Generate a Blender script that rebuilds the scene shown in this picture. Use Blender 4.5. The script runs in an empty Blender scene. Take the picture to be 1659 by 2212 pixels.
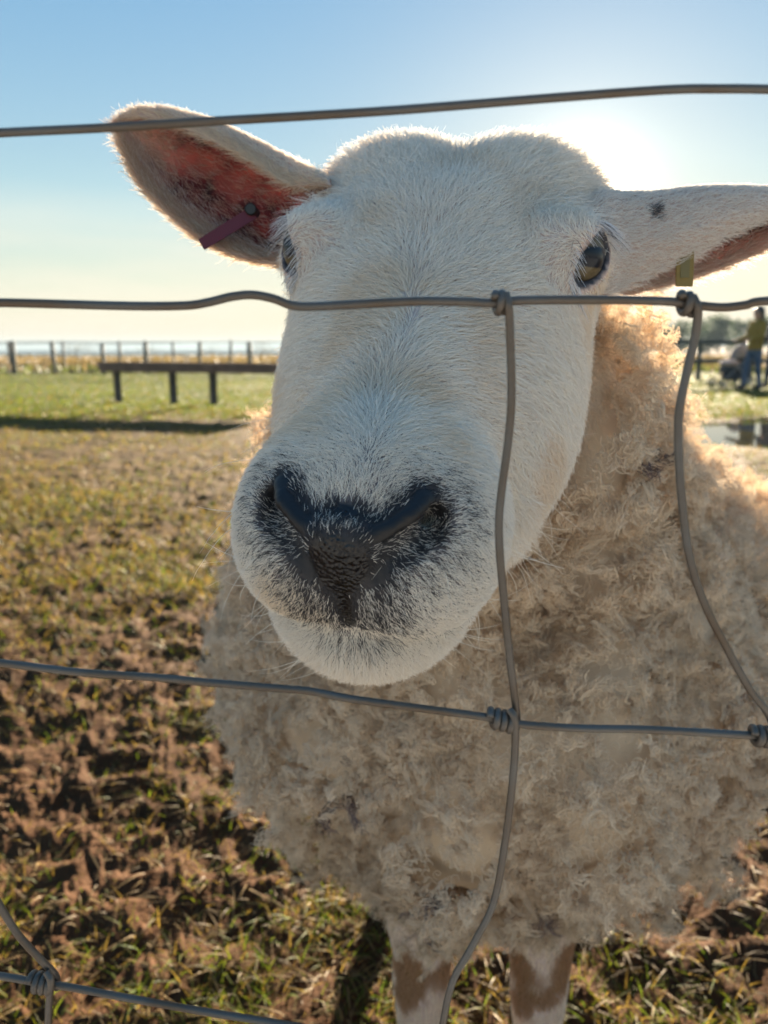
import bpy, math
import numpy as np
from mathutils import Vector

rng = np.random.default_rng(11)
scene = bpy.context.scene
COL = scene.collection
rad = math.radians

# ------------------------------------------------------------------ camera
FPX, PITCH, CAM_H = 1671.0, rad(12.2), 0.9          # focal length in pixels of a 1659 x 2212 frame
cam_data = bpy.data.cameras.new('camera')
cam = bpy.data.objects.new('camera', cam_data)
COL.objects.link(cam)
cam.location = (0, 0, CAM_H)
cam.rotation_euler = (rad(90) - PITCH, 0, 0)
cam_data.sensor_fit = 'VERTICAL'
cam_data.sensor_height = 36.0
cam_data.lens = FPX / 2212.0 * 36.0
cam_data.clip_start = 0.02
cam_data.clip_end = 20000
cam_data.dof.use_dof = True
cam_data.dof.focus_distance = 0.335
cam_data.dof.aperture_fstop = 11.0
scene.camera = cam

# ------------------------------------------------------------------ sky, sun, exposure
SUN_AZ, SUN_EL = rad(13.4), rad(9.6)               # azimuth to the right of the view direction (+Y)
world = bpy.data.worlds.new('World')
scene.world = world
world.use_nodes = True
wn, wl = world.node_tree.nodes, world.node_tree.links
wn.clear()
w_out = wn.new('ShaderNodeOutputWorld')
w_bg = wn.new('ShaderNodeBackground')
w_sky = wn.new('ShaderNodeTexSky')
w_sky.sky_type = 'NISHITA'
w_sky.sun_disc = False
w_sky.sun_elevation = SUN_EL
w_sky.sun_rotation = SUN_AZ
w_sky.altitude = 20
w_sky.air_density = 1.0
w_sky.dust_density = 0.1
w_sky.ozone_density = 1.0
# the camera's own compression of a very contrasty sky: the same curve for every direction
w_hsv = wn.new('ShaderNodeSeparateColor'); w_hsv.mode = 'HSV'
w_chsv = wn.new('ShaderNodeCombineColor'); w_chsv.mode = 'HSV'
wl.new(w_sky.outputs['Color'], w_hsv.inputs['Color'])
w_sat = wn.new('ShaderNodeMath'); w_sat.operation = 'MULTIPLY'; w_sat.use_clamp = True
w_val = wn.new('ShaderNodeMath'); w_val.operation = 'POWER'; w_val.inputs[1].default_value = 0.28
wl.new(w_hsv.outputs[0], w_chsv.inputs[0]); wl.new(w_hsv.outputs[1], w_sat.inputs[0]); wl.new(w_sat.outputs[0], w_chsv.inputs[1])
wl.new(w_hsv.outputs[2], w_val.inputs[0]); wl.new(w_val.outputs[0], w_chsv.inputs[2])
# thin low cloud bands near the horizon, all the way round
w_tc = wn.new('ShaderNodeTexCoord')
w_map = wn.new('ShaderNodeMapping')
w_map.inputs['Scale'].default_value = (1.6, 1.6, 11.0)
wl.new(w_tc.outputs['Generated'], w_map.inputs['Vector'])
w_noise = wn.new('ShaderNodeTexNoise')
w_noise.inputs['Scale'].default_value = 1.5
w_noise.inputs['Detail'].default_value = 5.0
w_noise.inputs['Roughness'].default_value = 0.55
wl.new(w_map.outputs['Vector'], w_noise.inputs['Vector'])
w_ramp = wn.new('ShaderNodeValToRGB')
w_ramp.color_ramp.elements[0].position = 0.36
w_ramp.color_ramp.elements[1].position = 0.66
wl.new(w_noise.outputs['Fac'], w_ramp.inputs['Fac'])
w_sep = wn.new('ShaderNodeSeparateXYZ')
wl.new(w_tc.outputs['Generated'], w_sep.inputs['Vector'])
# whitish moisture low in the sky, the same at every azimuth
w_sr = wn.new('ShaderNodeValToRGB')
e = w_sr.color_ramp.elements
e[0].position = 0.0; e[0].color = (0.22, 0.22, 0.22, 1)
e[1].position = 0.36; e[1].color = (0.64, 0.64, 0.64, 1)
m = e.new(0.08); m.color = (0.36, 0.36, 0.36, 1)
m = e.new(0.18); m.color = (0.56, 0.56, 0.56, 1)
wl.new(w_sep.outputs['Z'], w_sr.inputs['Fac'])
w_s2 = wn.new('ShaderNodeMath'); w_s2.operation = 'MULTIPLY'; w_s2.inputs[1].default_value = 2.0
wl.new(w_sr.outputs['Color'], w_s2.inputs[0]); wl.new(w_s2.outputs[0], w_sat.inputs[1])
w_band = wn.new('ShaderNodeValToRGB')
e = w_band.color_ramp.elements
e[0].position = 0.0; e[0].color = (0.35, 0.35, 0.35, 1)
e[1].position = 0.18; e[1].color = (0, 0, 0, 1)
m = e.new(0.06); m.color = (0.75, 0.75, 0.75, 1)
wl.new(w_sep.outputs['Z'], w_band.inputs['Fac'])
w_mul = wn.new('ShaderNodeMath'); w_mul.operation = 'MULTIPLY'
wl.new(w_ramp.outputs['Color'], w_mul.inputs[0])
wl.new(w_band.outputs['Color'], w_mul.inputs[1])
w_mix = wn.new('ShaderNodeMix'); w_mix.data_type = 'RGBA'; w_mix.blend_type = 'MIX'
wl.new(w_mul.outputs[0], w_mix.inputs['Factor'])
wl.new(w_chsv.outputs['Color'], w_mix.inputs['A'])
w_mix.inputs['B'].default_value = (2.2, 1.98, 1.62, 1)
# bright aureole round the low sun
w_dot = wn.new('ShaderNodeVectorMath'); w_dot.operation = 'DOT_PRODUCT'
w_dot.inputs[1].default_value = (math.sin(SUN_AZ) * math.cos(SUN_EL), math.cos(SUN_AZ) * math.cos(SUN_EL), math.sin(SUN_EL))
wl.new(w_tc.outputs['Generated'], w_dot.inputs[0])
w_cl = wn.new('ShaderNodeMath'); w_cl.operation = 'MAXIMUM'; w_cl.inputs[1].default_value = 0.0
wl.new(w_dot.outputs['Value'], w_cl.inputs[0])
w_src = w_mix.outputs['Result']
for n_, amp_ in ((620.0, 2.4), (75.0, 0.38)):
    w_p = wn.new('ShaderNodeMath'); w_p.operation = 'POWER'; w_p.inputs[1].default_value = n_
    wl.new(w_cl.outputs[0], w_p.inputs[0])
    w_g = wn.new('ShaderNodeMix'); w_g.data_type = 'RGBA'; w_g.blend_type = 'ADD'
    wl.new(w_p.outputs[0], w_g.inputs['Factor']); wl.new(w_src, w_g.inputs['A'])
    w_g.inputs['B'].default_value = (amp_, amp_ * .93, amp_ * .78, 1)
    w_src = w_g.outputs['Result']
wl.new(w_src, w_bg.inputs['Color'])
w_bg.inputs['Strength'].default_value = 0.05
wl.new(w_bg.outputs['Background'], w_out.inputs['Surface'])

sun_data = bpy.data.lights.new('sun', 'SUN')
sun_data.energy = 5.0
sun_data.angle = rad(0.53)
sun_data.color = (1.0, 0.83, 0.62)
sun = bpy.data.objects.new('sun', sun_data)
COL.objects.link(sun)
sun.location = (3, 10, 5)
SUN_DIR = Vector((math.sin(SUN_AZ) * math.cos(SUN_EL), math.cos(SUN_AZ) * math.cos(SUN_EL), math.sin(SUN_EL)))
sun.rotation_euler = SUN_DIR.to_track_quat('Z', 'Y').to_euler()

scene.view_settings.view_transform = 'Standard'
scene.view_settings.look = 'None'
scene.view_settings.exposure = 3.32
scene.view_settings.gamma = 1.0
scene.view_settings.use_curve_mapping = False
scene.cycles.max_bounces = 14
scene.cycles.diffuse_bounces = 9
scene.cycles.glossy_bounces = 4
scene.cycles.transmission_bounces = 9
scene.cycles.sample_clamp_indirect = 6.0
scene.cycles_curves.shape = 'RIBBONS'
scene.cycles_curves.subdivisions = 2
QUICK = False

# ------------------------------------------------------------------ helpers: geometry from photo measurements
R_ = np.array([1, 0, 0.]); F_ = np.array([0, math.cos(PITCH), -math.sin(PITCH)]); U_ = np.array([0, math.sin(PITCH), math.cos(PITCH)])
CAM = np.array([0, 0, CAM_H])


def P(u, v, Y):
    """a point at forward distance Y whose bearing was measured at (u, v) in a 1659 x 2212 frame"""
    d = F_ + (u - 829.5) / FPX * R_ - (v - 1106) / FPX * U_
    return CAM + d * (Y / d[1])


def G(u, v, z=0.0):
    """a point on the level z at that bearing"""
    d = F_ + (u - 829.5) / FPX * R_ - (v - 1106) / FPX * U_
    return CAM + d * ((z - CAM_H) / d[2])


def nrm(a):
    return a / np.maximum(np.linalg.norm(a, axis=-1, keepdims=True), 1e-9)


def sstep(a, b, x):
    t = np.clip((x - a) / (b - a), 0, 1)
    return t * t * (3 - 2 * t)


def _hash(ix, iy, iz, seed):
    h = (ix.astype(np.int64) * 374761393 + iy.astype(np.int64) * 668265263 + iz.astype(np.int64) * 2147483647 + seed * 1274126177) & 0xffffffff
    h = ((h ^ (h >> 13)) * 1274126177) & 0xffffffff
    h = ((h ^ (h >> 16)) * 2246822519) & 0xffffffff
    return ((h ^ (h >> 15)) & 0xffff) / 65535.0 * 2 - 1


def noise3(p, scale=1.0, seed=0):
    """smooth value noise, about -1..1"""
    q = np.asarray(p, dtype=np.float64) * scale
    i = np.floor(q).astype(np.int64); f = q - i
    f = f * f * f * (f * (f * 6 - 15) + 10)
    out = 0
    for dx in (0, 1):
        wx = f[..., 0] if dx else 1 - f[..., 0]
        for dy in (0, 1):
            wy = f[..., 1] if dy else 1 - f[..., 1]
            for dz in (0, 1):
                wz = f[..., 2] if dz else 1 - f[..., 2]
                out = out + wx * wy * wz * _hash(i[..., 0] + dx, i[..., 1] + dy, i[..., 2] + dz, seed)
    return out


def fbm(p, scale, octv=4, seed=0, gain=0.5):
    a, s, o, n = 1.0, scale, 0, 0
    for k in range(octv):
        o = o + a * noise3(p, s, seed + k * 17); n += a
        a *= gain; s *= 2.03
    return o / n


def mesh_obj(name, verts, faces, mat=None, parent=None, colors=None, smooth=True, loops=None, extra=None):
    """verts (n,3); faces = array (m,k) or list of tuples; colours per vertex"""
    me = bpy.data.meshes.new(name)
    verts = np.asarray(verts, dtype=np.float32)
    if isinstance(faces, np.ndarray):
        m, k = faces.shape
        me.vertices.add(len(verts)); me.vertices.foreach_set('co', verts.ravel())
        me.loops.add(m * k); me.loops.foreach_set('vertex_index', faces.astype(np.int32).ravel())
        me.polygons.add(m)
        me.polygons.foreach_set('loop_start', np.arange(0, m * k, k, dtype=np.int32))
        me.update(calc_edges=True)
    else:
        me.from_pydata(verts.tolist(), [], faces)
        me.update()
    if smooth:
        me.polygons.foreach_set('use_smooth', np.ones(len(me.polygons), dtype=bool))
    if colors is not None:
        ca = me.color_attributes.new('Col', 'FLOAT_COLOR', 'POINT')
        c4 = np.ones((len(verts), 4), dtype=np.float32); c4[:, :3] = colors
        ca.data.foreach_set('color', c4.ravel())
    for an, av in (extra or {}).items():
        at = me.attributes.new(an, 'FLOAT', 'POINT')
        at.data.foreach_set('value', np.asarray(av, dtype=np.float32))
    if mat:
        for mm in (mat if isinstance(mat, (list, tuple)) else [mat]):
            me.materials.append(mm)
    ob = bpy.data.objects.new(name, me)
    COL.objects.link(ob)
    if parent is not None:
        ob.parent = parent
        ob.matrix_parent_inverse.identity()
        ob.location = tuple(-Vector(parent.location)) if parent.type == 'EMPTY' else (0, 0, 0)
    return ob


def empty(name, loc=(0, 0, 0)):
    o = bpy.data.objects.new(name, None)
    o.empty_display_size = 0.05
    COL.objects.link(o); o.location = loc
    return o


def tag(o, label=None, cat=None, group=None, kind=None):
    if label: o['label'] = label
    if cat: o['category'] = cat
    if group: o['group'] = group
    if kind: o['kind'] = kind
    return o


class MB:
    """collects boxes, tubes and lathes into one mesh"""
    def __init__(self):
        self.v, self.f = [], []

    def add(self, v, f):
        o = len(self.v)
        self.v.extend([tuple(x) for x in v]); self.f.extend([tuple(i + o for i in q) for q in f])

    def box(self, c, size, rz=0.0, rx=0.0, ry=0.0, bev=0.0):
        hx, hy, hz = size[0] / 2, size[1] / 2, size[2] / 2
        b = min(bev, hx * .9, hy * .9, hz * .9)
        pts, fcs = [], []
        if b <= 0:
            pts = [(x * hx, y * hy, z * hz) for x in (-1, 1) for y in (-1, 1) for z in (-1, 1)]
            fcs = [(0, 1, 3, 2), (4, 6, 7, 5), (0, 4, 5, 1), (2, 3, 7, 6), (0, 2, 6, 4), (1, 5, 7, 3)]
        else:
            prof = [(-hx + b, -hy), (hx - b, -hy), (hx, -hy + b), (hx, hy - b), (hx - b, hy), (-hx + b, hy), (-hx, hy - b), (-hx, -hy + b)]
            ins = [(x * (1 - b / hx), y * (1 - b / hy)) for x, y in prof]
            for z, pr in ((-hz, ins), (-hz + b, prof), (hz - b, prof), (hz, ins)):
                pts += [(x, y, z) for x, y in pr]
            for k in range(3):
                for i in range(8):
                    j = (i + 1) % 8
                    fcs.append((k * 8 + i, k * 8 + j, k * 8 + 8 + j, k * 8 + 8 + i))
            fcs.append(tuple(range(7, -1, -1))); fcs.append(tuple(range(24, 32)))
        pts = np.array(pts)
        cx, sx, cy, sy, cz, sz = math.cos(rx), math.sin(rx), math.cos(ry), math.sin(ry), math.cos(rz), math.sin(rz)
        Rx = np.array([[1, 0, 0], [0, cx, -sx], [0, sx, cx]]); Ry = np.array([[cy, 0, sy], [0, 1, 0], [-sy, 0, cy]]); Rz = np.array([[cz, -sz, 0], [sz, cz, 0], [0, 0, 1]])
        pts = pts @ (Rz @ Ry @ Rx).T + np.asarray(c)
        self.add(pts, fcs)
        return self

    def tube(self, path, r, n=10, cap=True):
        v, f = tube_geo(path, r, n, cap)
        self.add(v, f)
        return self

    def build(self, name, mat, parent=None, smooth=False):
        return mesh_obj(name, np.array(self.v), self.f, mat, parent, smooth=smooth)


def catmull(pts, sub=8):
    p = np.asarray(pts, dtype=float)
    q = np.vstack([2 * p[0] - p[1], p, 2 * p[-1] - p[-2]])
    out = []
    for i in range(len(p) - 1):
        a, b, c, d = q[i:i + 4]
        for k in range(sub):
            t = k / sub
            out.append(.5 * ((2 * b) + (-a + c) * t + (2 * a - 5 * b + 4 * c - d) * t * t + (-a + 3 * b - 3 * c + d) * t ** 3))
    out.append(p[-1])
    return np.array(out)


def tube_geo(path, r, n=10, cap=True):
    p = np.asarray(path, dtype=float)
    r = np.broadcast_to(np.asarray(r, dtype=float), (len(p),))
    t = nrm(np.gradient(p, axis=0))
    ref = np.array([0, 0, 1.]) if abs(t[0][2]) < .9 else np.array([1., 0, 0])
    a = nrm(np.cross(t[0], ref)); fr = []
    for i in range(len(p)):
        a = nrm(a - t[i] * (a @ t[i])); fr.append((a, np.cross(t[i], a)))
    v, f = [], []
    for i in range(len(p)):
        for k in range(n):
            th = 2 * math.pi * k / n
            v.append(p[i] + r[i] * (fr[i][0] * math.cos(th) + fr[i][1] * math.sin(th)))
    for i in range(len(p) - 1):
        for k in range(n):
            k2 = (k + 1) % n
            f.append((i * n + k, i * n + k2, (i + 1) * n + k2, (i + 1) * n + k))
    if cap:
        f.append(tuple(range(n - 1, -1, -1))); f.append(tuple((len(p) - 1) * n + k for k in range(n)))
    return v, f


# ------------------------------------------------------------------ helpers: implicit surfaces
def smin(a, b, k):
    h = np.maximum(k - np.abs(a - b), 0) / k
    return np.minimum(a, b) - h * h * k * .25


def smax(a, b, k):
    return -smin(-a, -b, k)


def sd_ell(p, c, r):
    q = p - np.asarray(c, dtype=p.dtype)
    r = np.asarray(r, dtype=p.dtype)
    k0 = np.sqrt(((q / r) ** 2).sum(-1)); k1 = np.sqrt(((q / (r * r)) ** 2).sum(-1))
    return k0 * (k0 - 1) / np.maximum(k1, 1e-6)


def sd_cap(p, a, b, ra, rb):
    a = np.asarray(a, dtype=p.dtype); b = np.asarray(b, dtype=p.dtype)
    ba = b - a
    h = np.clip(((p - a) @ ba) / (ba @ ba), 0, 1)
    return np.sqrt(((p - a - h[..., None] * ba) ** 2).sum(-1)) - (ra + (rb - ra) * h)


def sd_poly(p, pts, r):
    d = None
    r = np.broadcast_to(np.asarray(r, dtype=float), (len(pts),))
    for i in range(len(pts) - 1):
        e_ = sd_cap(p, pts[i], pts[i + 1], r[i], r[i + 1])
        d = e_ if d is None else np.minimum(d, e_)
    return d


def surface_nets(val, gx, gy, gz):
    """naive surface nets on a rectilinear grid; returns verts, quads (outward)"""
    ins = val < 0
    nx, ny, nz = val.shape
    c = np.zeros((nx - 1, ny - 1, nz - 1), dtype=np.int8)
    for dx in (0, 1):
        for dy in (0, 1):
            for dz in (0, 1):
                c += ins[dx:nx - 1 + dx, dy:ny - 1 + dy, dz:nz - 1 + dz]
    act = np.argwhere((c > 0) & (c < 8))
    idx = -np.ones(c.shape, dtype=np.int64)
    idx[act[:, 0], act[:, 1], act[:, 2]] = np.arange(len(act))
    g = (gx, gy, gz)
    sm = np.zeros((len(act), 3)); cnt = np.zeros(len(act))
    corners = [(x, y, z) for x in (0, 1) for y in (0, 1) for z in (0, 1)]
    for a in corners:
        for ax in range(3):
            if a[ax]: continue
            b = list(a); b[ax] = 1
            va = val[act[:, 0] + a[0], act[:, 1] + a[1], act[:, 2] + a[2]].astype(np.float64)
            vb = val[act[:, 0] + b[0], act[:, 1] + b[1], act[:, 2] + b[2]].astype(np.float64)
            cr = (va < 0) != (vb < 0)
            t = np.where(cr, va / np.where(cr, va - vb, 1), 0)
            pos = np.stack([g[k][act[:, k] + a[k]] for k in range(3)], -1)
            d = g[ax][act[:, ax] + 1] - g[ax][act[:, ax]]
            pos[:, ax] += t * d
            sm += np.where(cr[:, None], pos, 0); cnt += cr
    verts = sm / cnt[:, None]
    quads = []
    for ax in range(3):
        o1, o2 = (ax + 1) % 3, (ax + 2) % 3
        s0 = [slice(None)] * 3; s1 = [slice(None)] * 3
        s0[ax] = slice(0, -1); s1[ax] = slice(1, None)
        for s in (s0, s1):
            s[o1] = slice(1, -1); s[o2] = slice(1, -1)
        A, B = ins[tuple(s0)], ins[tuple(s1)]
        e = np.argwhere(A != B)
        flip = A[e[:, 0], e[:, 1], e[:, 2]]
        e = e.copy(); e[:, o1] += 1; e[:, o2] += 1
        q = []
        for d1, d2 in ((-1, -1), (0, -1), (0, 0), (-1, 0)):
            k = e.copy(); k[:, o1] += d1; k[:, o2] += d2
            q.append(idx[k[:, 0], k[:, 1], k[:, 2]])
        q = np.stack(q, -1)
        q = np.where(flip[:, None], q, q[:, ::-1])
        quads.append(q)
    return verts, np.vstack(quads)


def vnormals(v, f):
    a = v[f[:, 2]] - v[f[:, 0]]; b = v[f[:, 3]] - v[f[:, 1]]
    n = np.cross(a, b); o = np.zeros_like(v)
    for k in range(4):
        np.add.at(o, f[:, k], n)
    return nrm(o)


def scatter(v, f, n, w, rg):
    """n random points on quads with weight w per face; returns face id and barycentric corner weights"""
    area = np.linalg.norm(np.cross(v[f[:, 2]] - v[f[:, 0]], v[f[:, 3]] - v[f[:, 1]]), axis=1) * .5
    pr = area * w; pr = pr / pr.sum()
    fi = rg.choice(len(f), n, p=pr)
    a, b = rg.random(n), rg.random(n)
    wts = np.stack([(1 - a) * (1 - b), a * (1 - b), a * b, (1 - a) * b], -1)
    return fi, wts


def interp(arr, f, fi, wts):
    return (arr[f[fi]] * (wts[..., None] if arr.ndim > 1 else wts)).sum(1)


def hair_obj(name, pts, rads, cols, mat, parent, taper=0.35):
    """pts (n,k,3); rads (n,) root radius; cols (n,3)"""
    n, k, _ = pts.shape
    hc = bpy.data.hair_curves.new(name)
    hc.add_curves([k] * n)
    hc.attributes['position'].data.foreach_set('vector', np.ascontiguousarray(pts, dtype=np.float32).ravel())
    tp = 1 - (1 - taper) * np.linspace(0, 1, k) ** 1.5
    rr = (rads[:, None] * tp[None]).astype(np.float32)
    ra = hc.attributes.get('radius') or hc.attributes.new('radius', 'FLOAT', 'POINT')
    ra.data.foreach_set('value', rr.ravel())
    ca = hc.attributes.new('Col', 'FLOAT_COLOR', 'CURVE')
    c4 = np.ones((n, 4), dtype=np.float32); c4[:, :3] = cols
    ca.data.foreach_set('color', c4.ravel())
    hc.materials.append(mat)
    ob = bpy.data.objects.new(name, hc)
    COL.objects.link(ob)
    ob.parent = parent
    ob.location = tuple(-Vector(parent.location)) if parent.type == 'EMPTY' else (0, 0, 0)
    return ob


def comb(root, nor, flow, L, k, lift, bend, jit, rg):
    """short coat hair: leaves the skin at `lift` (0 flat .. 1 upright) and lies down along flow"""
    n = len(root)
    tf = nrm(flow - nor * (flow * nor).sum(-1, keepdims=True) + 1e-6)
    sd = np.cross(nor, tf)
    ang = rg.normal(0, jit, n)
    tf = tf * np.cos(ang)[:, None] + sd * np.sin(ang)[:, None]
    bd = rg.normal(0, bend, n)
    out = np.empty((n, k, 3)); p = root.copy(); out[:, 0] = p - nor * 0.0006
    for i in range(1, k):
        s = i / (k - 1)
        lf = np.asarray(lift) * (1 - .55 * s) + rg.normal(0, .05, n)
        d = nrm(tf + nor * lf[:, None] * 1.4 + sd * (bd * s)[:, None])
        p = p + d * (L / (k - 1))[:, None]
        out[:, i] = p
    return out


# ------------------------------------------------------------------ materials
def mat_new(name):
    m = bpy.data.materials.new(name); m.use_nodes = True
    nt = m.node_tree
    for n in list(nt.nodes): nt.nodes.remove(n)
    out = nt.nodes.new('ShaderNodeOutputMaterial')
    return m, nt, out


def simple_mat(name, col, rough=.7, metal=0.0, spec=.5, noise=0.0, nscale=30.0, bump=0.0, coat=0.0):
    m, nt, out = mat_new(name)
    b = nt.nodes.new('ShaderNodeBsdfPrincipled')
    b.inputs['Roughness'].default_value = rough; b.inputs['Metallic'].default_value = metal
    b.inputs['Specular IOR Level'].default_value = spec; b.inputs['Coat Weight'].default_value = coat
    b.inputs['Base Color'].default_value = (*col, 1)
    if noise > 0 or bump > 0:
        tc = nt.nodes.new('ShaderNodeTexCoord')
        nz = nt.nodes.new('ShaderNodeTexNoise'); nz.inputs['Scale'].default_value = nscale; nz.inputs['Detail'].default_value = 6
        nt.links.new(tc.outputs['Object'], nz.inputs['Vector'])
        if noise > 0:
            rp = nt.nodes.new('ShaderNodeValToRGB')
            rp.color_ramp.elements[0].position = .3; rp.color_ramp.elements[1].position = .7
            rp.color_ramp.elements[0].color = (*[c * (1 - noise) for c in col], 1)
            rp.color_ramp.elements[1].color = (*[min(1, c * (1 + noise)) for c in col], 1)
            nt.links.new(nz.outputs['Fac'], rp.inputs['Fac']); nt.links.new(rp.outputs['Color'], b.inputs['Base Color'])
        if bump > 0:
            bp = nt.nodes.new('ShaderNodeBump'); bp.inputs['Strength'].default_value = bump; bp.inputs['Distance'].default_value = .01
            nt.links.new(nz.outputs['Fac'], bp.inputs['Height']); nt.links.new(bp.outputs['Normal'], b.inputs['Normal'])
    nt.links.new(b.outputs['BSDF'], out.inputs['Surface'])
    return m


def col_mat(name, rough=.7, trans=0.0, tint=(1, 1, 1), spec=.4, bump=0.0, bscale=60.0, coat=0.0):
    """colour from the vertex attribute Col, optionally letting light through"""
    m, nt, out = mat_new(name)
    at = nt.nodes.new('ShaderNodeAttribute'); at.attribute_name = 'Col'
    b = nt.nodes.new('ShaderNodeBsdfPrincipled')
    b.inputs['Roughness'].default_value = rough; b.inputs['Specular IOR Level'].default_value = spec
    b.inputs['Coat Weight'].default_value = coat
    nt.links.new(at.outputs['Color'], b.inputs['Base Color'])
    if bump > 0:
        tc = nt.nodes.new('ShaderNodeTexCoord')
        nz = nt.nodes.new('ShaderNodeTexNoise'); nz.inputs['Scale'].default_value = bscale; nz.inputs['Detail'].default_value = 5
        nt.links.new(tc.outputs['Object'], nz.inputs['Vector'])
        bp = nt.nodes.new('ShaderNodeBump'); bp.inputs['Strength'].default_value = bump; bp.inputs['Distance'].default_value = .01
        nt.links.new(nz.outputs['Fac'], bp.inputs['Height']); nt.links.new(bp.outputs['Normal'], b.inputs['Normal'])
    if trans > 0:
        t = nt.nodes.new('ShaderNodeBsdfTranslucent')
        mx = nt.nodes.new('ShaderNodeMix'); mx.data_type = 'RGBA'; mx.blend_type = 'MULTIPLY'; mx.inputs['Factor'].default_value = 1
        nt.links.new(at.outputs['Color'], mx.inputs['A']); mx.inputs['B'].default_value = (*tint, 1)
        nt.links.new(mx.outputs['Result'], t.inputs['Color'])
        ms = nt.nodes.new('ShaderNodeMixShader'); ms.inputs['Fac'].default_value = trans
        nt.links.new(b.outputs['BSDF'], ms.inputs[1]); nt.links.new(t.outputs['BSDF'], ms.inputs[2])
        nt.links.new(ms.outputs['Shader'], out.inputs['Surface'])
    else:
        nt.links.new(b.outputs['BSDF'], out.inputs['Surface'])
    return m


def hair_mat(name, trans=.45, rough=.5, spec=.12):
    """animal fibre: diffuse reflection, light passing through, faint sheen along the strand"""
    m, nt, out = mat_new(name)
    at = nt.nodes.new('ShaderNodeAttribute'); at.attribute_name = 'Col'
    d = nt.nodes.new('ShaderNodeBsdfDiffuse'); t = nt.nodes.new('ShaderNodeBsdfTranslucent')
    nt.links.new(at.outputs['Color'], d.inputs['Color']); nt.links.new(at.outputs['Color'], t.inputs['Color'])
    m1 = nt.nodes.new('ShaderNodeMixShader'); m1.inputs['Fac'].default_value = trans
    nt.links.new(d.outputs['BSDF'], m1.inputs[1]); nt.links.new(t.outputs['BSDF'], m1.inputs[2])
    g = nt.nodes.new('ShaderNodeBsdfHair'); g.component = 'Reflection'
    g.inputs['RoughnessU'].default_value = rough; g.inputs['RoughnessV'].default_value = 1.0
    g.inputs['Color'].default_value = (.9, .9, .95, 1)
    m2 = nt.nodes.new('ShaderNodeMixShader'); m2.inputs['Fac'].default_value = spec
    nt.links.new(m1.outputs['Shader'], m2.inputs[1]); nt.links.new(g.outputs['BSDF'], m2.inputs[2])
    nt.links.new(m2.outputs['Shader'], out.inputs['Surface'])
    return m


M_FUR = hair_mat('short_white_fur', trans=.30, spec=.08)
M_WOOL = hair_mat('cream_wool', trans=.12, spec=.03)
M_SKIN, nt, out = mat_new('sheep_skin')
at = nt.nodes.new('ShaderNodeAttribute'); at.attribute_name = 'Col'
ap = nt.nodes.new('ShaderNodeAttribute'); ap.attribute_name = 'pad'
b = nt.nodes.new('ShaderNodeBsdfPrincipled')
nt.links.new(at.outputs['Color'], b.inputs['Base Color'])
mr = nt.nodes.new('ShaderNodeMapRange'); mr.inputs['To Min'].default_value = .6; mr.inputs['To Max'].default_value = .30
nt.links.new(ap.outputs['Fac'], mr.inputs['Value']); nt.links.new(mr.outputs['Result'], b.inputs['Roughness'])
tc = nt.nodes.new('ShaderNodeTexCoord')
vo = nt.nodes.new('ShaderNodeTexVoronoi'); vo.inputs['Scale'].default_value = 620; vo.feature = 'SMOOTH_F1'
nt.links.new(tc.outputs['Object'], vo.inputs['Vector'])
bs = nt.nodes.new('ShaderNodeMath'); bs.operation = 'MULTIPLY'; bs.inputs[1].default_value = .9
nt.links.new(ap.outputs['Fac'], bs.inputs[0])
bp = nt.nodes.new('ShaderNodeBump'); bp.invert = True; bp.inputs['Distance'].default_value = .0012
nt.links.new(bs.outputs[0], bp.inputs['Strength']); nt.links.new(vo.outputs['Distance'], bp.inputs['Height']); nt.links.new(bp.outputs['Normal'], b.inputs['Normal'])
nt.links.new(b.outputs['BSDF'], out.inputs['Surface'])
M_EAR = col_mat('ear_skin', rough=.6, trans=.24, tint=(.9, .42, .36), spec=.3)
M_WIRE = None

# --- wire: weathered galvanised steel with rust film
m, nt, out = mat_new('weathered_wire')
b = nt.nodes.new('ShaderNodeBsdfPrincipled')
tc = nt.nodes.new('ShaderNodeTexCoord')
n1 = nt.nodes.new('ShaderNodeTexNoise'); n1.inputs['Scale'].default_value = 40; n1.inputs['Detail'].default_value = 8
n2 = nt.nodes.new('ShaderNodeTexNoise'); n2.inputs['Scale'].default_value = 900; n2.inputs['Detail'].default_value = 3
nt.links.new(tc.outputs['Object'], n1.inputs['Vector']); nt.links.new(tc.outputs['Object'], n2.inputs['Vector'])
rp = nt.nodes.new('ShaderNodeValToRGB')
rp.color_ramp.elements[0].position = .38; rp.color_ramp.elements[0].color = (.13, .118, .105, 1)
rp.color_ramp.elements[1].position = .66; rp.color_ramp.elements[1].color = (.12, .085, .058, 1)
nt.links.new(n1.outputs['Fac'], rp.inputs['Fac']); nt.links.new(rp.outputs['Color'], b.inputs['Base Color'])
b.inputs['Metallic'].default_value = .4; b.inputs['Roughness'].default_value = .42
bp = nt.nodes.new('ShaderNodeBump'); bp.inputs['Strength'].default_value = .35; bp.inputs['Distance'].default_value = .0006
nt.links.new(n2.outputs['Fac'], bp.inputs['Height']); nt.links.new(bp.outputs['Normal'], b.inputs['Normal'])
nt.links.new(b.outputs['BSDF'], out.inputs['Surface'])
M_WIRE = m

# ================================================================== ground, puddle, sea, grass
PUD_C = (4.6, 8.1)


def pud_f(x, y):
    """<0 inside the puddle hollow"""
    dx, dy = x - PUD_C[0], y - PUD_C[1]
    p3 = np.stack([x, y, 0 * x], -1)
    return np.sqrt((dx / 2.1) ** 2 + (dy / 1.1) ** 2) - 1 + .22 * noise3(p3, 1.3, 5) + .08 * noise3(p3, 4.0, 6)


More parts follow.
